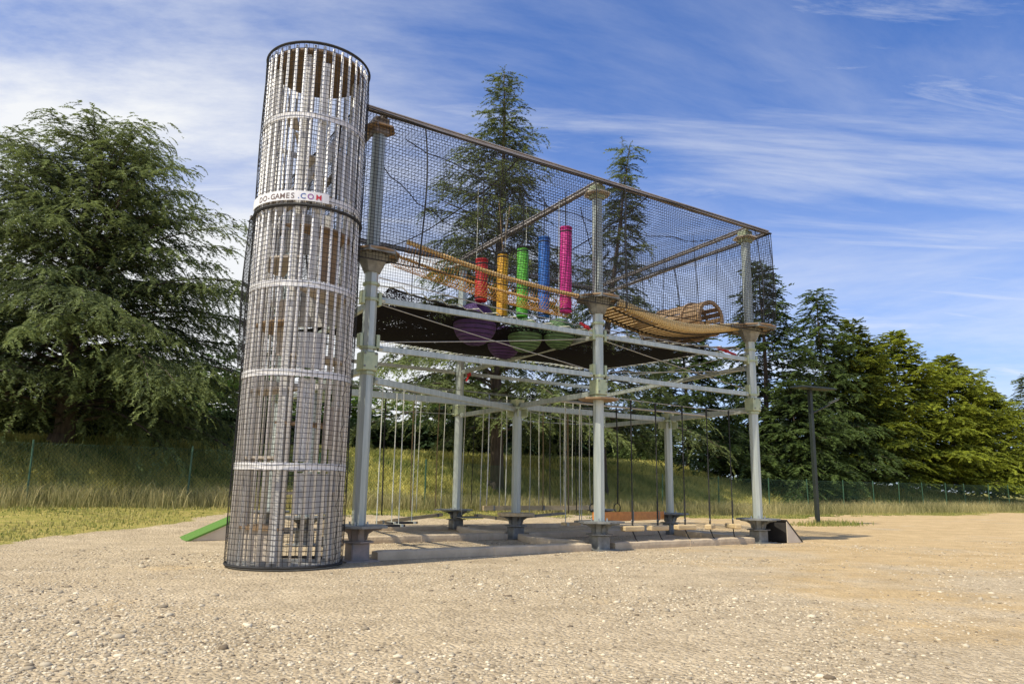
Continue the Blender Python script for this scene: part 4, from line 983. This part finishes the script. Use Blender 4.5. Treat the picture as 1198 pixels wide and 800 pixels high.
MB().add([(a0-.01, b0_-.012, .562), (a1+.02, b0_-.012, .012), (a1+.02, b1+.012, .012), (a0-.01, b1+.012, .562), (a0-.01, b0_-.012, .595), (a1+.05, b0_-.012, .012), (a1+.05, b1+.012, .012), (a0-.01, b1+.012, .595)], [(0,1,2,3), (7,6,5,4), (0,4,5,1), (1,5,6,2), (2,6,7,3), (3,7,4,0)]).build('slope_board', 'dark', t)
MB().box((a0+.03, (b0_+b1)/2+.0, .28), (.02, b1-b0_-.06, .5)).box((16.9, 13.22, .29), (.22, .02, .56)).build('end_shade_boards', 'dark', t)  # dark sheet painting in the shade inside the open end, plus side board

# ------------------------------------------------------------------ slatted tower
TU, TV, TR, TZ = 4.0, 12.66, .88, 8.95
tw_ = thing('climbing_tower', TU, TV, 0, 'tall round slatted tower wrapped in black netting at the left end', 'tower')
def tp_(a, r_, z): return (TU+r_*math.cos(a), TV+r_*math.sin(a), z)
CAMA = math.atan2(*reversed([uv(0, 0)[0]-TU, uv(0, 0)[1]-TV]))       # angle of the side that faces the photographer
NS = 34
for i in range(NS):
    a = 2*PI*(i+.3)/NS
    MB().tube([tp_(a, TR, .03), tp_(a, TR, TZ)], .025, 6).build('slat', 'slat', tw_, True)
for z in (1.6, 3.1, 4.59, 6.1, 7.6):
    q = 56; vs = []
    for k in range(q):
        for (rr, dz) in ((TR+.026, -.055), (TR+.034, -.055), (TR+.034, .055), (TR+.026, .055)): vs.append(tp_(2*PI*k/q, rr, z+dz))
    MB().add(vs, [(k*4+j, k*4+(j+1) % 4, ((k+1) % q)*4+(j+1) % 4, ((k+1) % q)*4+j) for k in range(q) for j in range(4)]).build('ring', 'slat', tw_)
for z, rr_, nm_ in ((.05, .03, 'base_hoop'), (5.95, .035, 'black_hoop'), (TZ+.03, .03, 'top_hoop')):
    MB().tube([tp_(2*PI*k/56, TR+.05, z) for k in range(57)], rr_*.8, 6, cap=False).build(nm_, 'rope', tw_)
MB().ngon(TU, TV, TR-.03, 40, TZ-.07, TZ-.035).build('roof_disc', 'plyd', tw_)
MB().ngon(TU, TV, TR+.02, 40, .01, .028).build('floor_plate', 'slab', tw_)
# inner frame posts
for da in (-.28, 1.7, 3.4, 4.7):
    a = CAMA+da; MB().box((TU+.70*math.cos(a), TV+.70*math.sin(a), TZ/2), (.13, .13, TZ-.2), rz=a, bev=.01).build('inner_post', 'slatp', tw_)
# curved panels inside the slats
def curved(a0, a1, z0, z1, r_, m, name):
    n_ = max(3, int((a1-a0)/.12)); vs = []
    for k in range(n_+1):
        a = a0+(a1-a0)*k/n_
        for (rr, zz_) in ((r_, z0), (r_+.015, z0), (r_+.015, z1), (r_, z1)): vs.append(tp_(a, rr, zz_))
    fs = [(k*4+j, k*4+(j+1) % 4, k*4+4+(j+1) % 4, k*4+4+j) for k in range(n_) for j in range(4)]+[(0,1,2,3), (n_*4+3, n_*4+2, n_*4+1, n_*4)]
    return MB().add(vs, fs).build(name, m, tw_)
for da0, da1, z0, z1, r_, m in ((.10, .85, .85, 1.50, .90, 'slatp'), (.02, .36, 1.68, 3.02, .92, 'slatp'), (.62, 1.25, 1.9, 2.6, .90, 'plyl'), (-.05, .55, 3.2, 3.8, .90, 'slatp'), (-1.25, -.35, 3.5, 4.45, .45, 'plyl'), (-1.2, -.2, .12, .62, .80, 'plyl'), (.35, 1.15, 4.75, 5.6, .70, 'ply'),
    (2.0, 3.2, 4.2, 5.0, .86, 'slatp'), (2.6, 3.6, 5.6, 6.4, .90, 'slatp'), (-1.4, -.9, 4.7, 5.85, .88, 'slatp'), (.05, .24, 4.7, 8.7, .90, 'slatp'), (.5, 1.1, 6.3, 7.1, .92, 'slatp')):
    curved(CAMA+da0, CAMA+da1, z0, z1, r_*.875, m, 'inner_panel')
for i in range(11):                              # half-round climbing shelves inside, alternating
    z = .62+.56*i
    if z > 6.6: break
    a = CAMA+(.9 if i % 2 else -1.3)+.25*math.sin(i*2)
    pts = [(TU+.76*math.cos(a+t_), TV+.76*math.sin(a+t_)) for t_ in np.linspace(-1.25, 1.25, 12)]
    MB().prism(pts, z-.02, z+.02).build('climbing_shelf', 'plyl' if i % 3 else 'ply', tw_)
for i in range(5):                               # slanting braces in the upper half
    a = CAMA+.3+i*.0; z = 6.35+.36*i
    MB().box((TU+.25-.17*i, TV-.25+.05*i, z), (.20, .55, .035), rz=-.4, ry=.35).build('stair_tread', 'plyl', tw_)
MB().bar((TU-.66, TV-.30, 5.9), (TU+.64, TV-.2, 7.95), .05, .16).build('stair_string', 'slatp', tw_)
MB().bar((TU-.66, TV+.10, 5.9), (TU+.64, TV+.2, 7.95), .05, .16).build('stair_string', 'slatp', tw_)
MB().tube([tp_(CAMA+.55, .80, 6.2), tp_(CAMA+.5, .82, 7.0), tp_(CAMA+.56, .80, 7.7)], .03, 6).build('inner_rope', 'rope', tw_)
# curtain of netting wrapped around
ln = []
nr = 108
for j in range(nr+1):
    z = .06+(TZ-.06)*j/nr
    ln.append(np.array([tp_(2*PI*k/64, TR+.056+.010*math.sin(5*2*PI*k/64+j*.35)+.006*math.sin(k*.9-j*.21), z+.012*math.sin(k*.33+j*.22)+.010*math.sin(k*.11+j*.05)) for k in range(65)]))
nvt = 66
for i in range(nvt):
    a = 2*PI*i/nvt; ln.append(np.array([tp_(a+.010*math.sin(z_*3+i*1.3)+.020*math.sin(z_*.8+i*.2), TR+.060+.009*math.sin(z_*2+i*.6), z_) for z_ in np.linspace(.05, TZ, 34)]))
V, F = tube_lines(ln, .0046); np_part('net_cover', V, F, 'net', tw_)
sm2 = MB()
for i in range(60):
    z = .1+(TZ-.2)*i/59; a = CAMA+.95+.03*math.sin(i*1.7)+(.035 if i % 2 else -.035); sm2.v.append(tp_(a, TR+.075, z))
pts_ = sm2.v; MB().tube(pts_, .005, 5).build('seam_lacing', 'rope', tw_)
# sign band with lettering
sg_ = None
def band(a0, a1, z0, z1, r_, m, name, parent):
    n_ = 20; vs = []
    for k in range(n_+1):
        a = a0+(a1-a0)*k/n_
        for (rr, zz_) in ((r_, z0), (r_+.006, z0), (r_+.006, z1), (r_, z1)): vs.append(tp_(a, rr, zz_))
    return MB().add(vs, [(k*4+j, k*4+(j+1) % 4, k*4+4+(j+1) % 4, k*4+4+j) for k in range(n_) for j in range(4)]+[(0,1,2,3), (n_*4+3, n_*4+2, n_*4+1, n_*4)]).build(name, m, parent)
sign = band(CAMA-1.45, CAMA+.33, 6.02, 6.19, TR+.072, 'white', 'sign_band', tw_)
def glyph(ch, deg, m, size=.165):
    cu = bpy.data.curves.new('lettering', 'FONT'); cu.body = ch; cu.size = size; cu.align_x = 'CENTER'; cu.extrude = 0; cu.offset = .0015
    to = bpy.data.objects.new('tmp', cu); C.objects.link(to); bpy.context.view_layer.update()
    me = bpy.data.meshes.new_from_object(to.evaluated_get(bpy.context.evaluated_depsgraph_get())); bpy.data.objects.remove(to)
    a0 = CAMA+math.radians(deg); R_ = TR+.0815; O = ORG[sign.name]
    xs = [v.co.x for v in me.vertices]; ys = [v.co.y for v in me.vertices]
    vs = [(v.co.x, v.co.y) for v in me.vertices]; fs = [tuple(p.vertices) for p in me.polygons]
    if ch not in '.-':                            # small slab serifs on the stems
        x0, x1, y0, y1 = min(xs), max(xs), min(ys), max(ys); sw = size*.16
        feet = {'A': ((x0+.008, y0), (x1-.008, y0)), 'M': ((x0+.008, y0), (x1-.008, y0)), 'E': ((x0+.01, y0), (x0+.01, y1))}.get(ch, ())
        for (fx, fy) in feet:
            b = len(vs); hh = size*.05; vs += [(fx-sw/2, fy-hh*(fy > .01)), (fx+sw/2, fy-hh*(fy > .01)), (fx+sw/2, fy+hh*(fy <= .01)), (fx-sw/2, fy+hh*(fy <= .01))]; fs.append((b, b+1, b+2, b+3))
    P = []
    for k_, (x_, y_) in enumerate(vs):
        a = a0+x_/R_; p_ = tp_(a, R_+(.0006 if k_ >= len(me.vertices) else 0), 6.052+y_); P.append(p_)
    mb = MB(); mb.add(P, fs); mb.build('lettering', m, sign); bpy.data.meshes.remove(me)
for ch, dg, m in (('D', -57.5, 'tx0'), ('O', -50.5, 'tx0'), ('-', -45, 'tx0'), ('G', -39.5, 'tx0'), ('A', -34, 'tx0'), ('M', -28.2, 'tx0'), ('E', -22.6, 'tx0'), ('S', -17.5, 'tx0'), ('.', -11.5, 'tx1'), ('C', -7, 'tx1'), ('O', .3, 'tx2'), ('M', 8.4, 'tx3')):
    glyph(ch, dg, m, .135)

print('tree tris', tot, 'objects', len(bpy.data.objects))
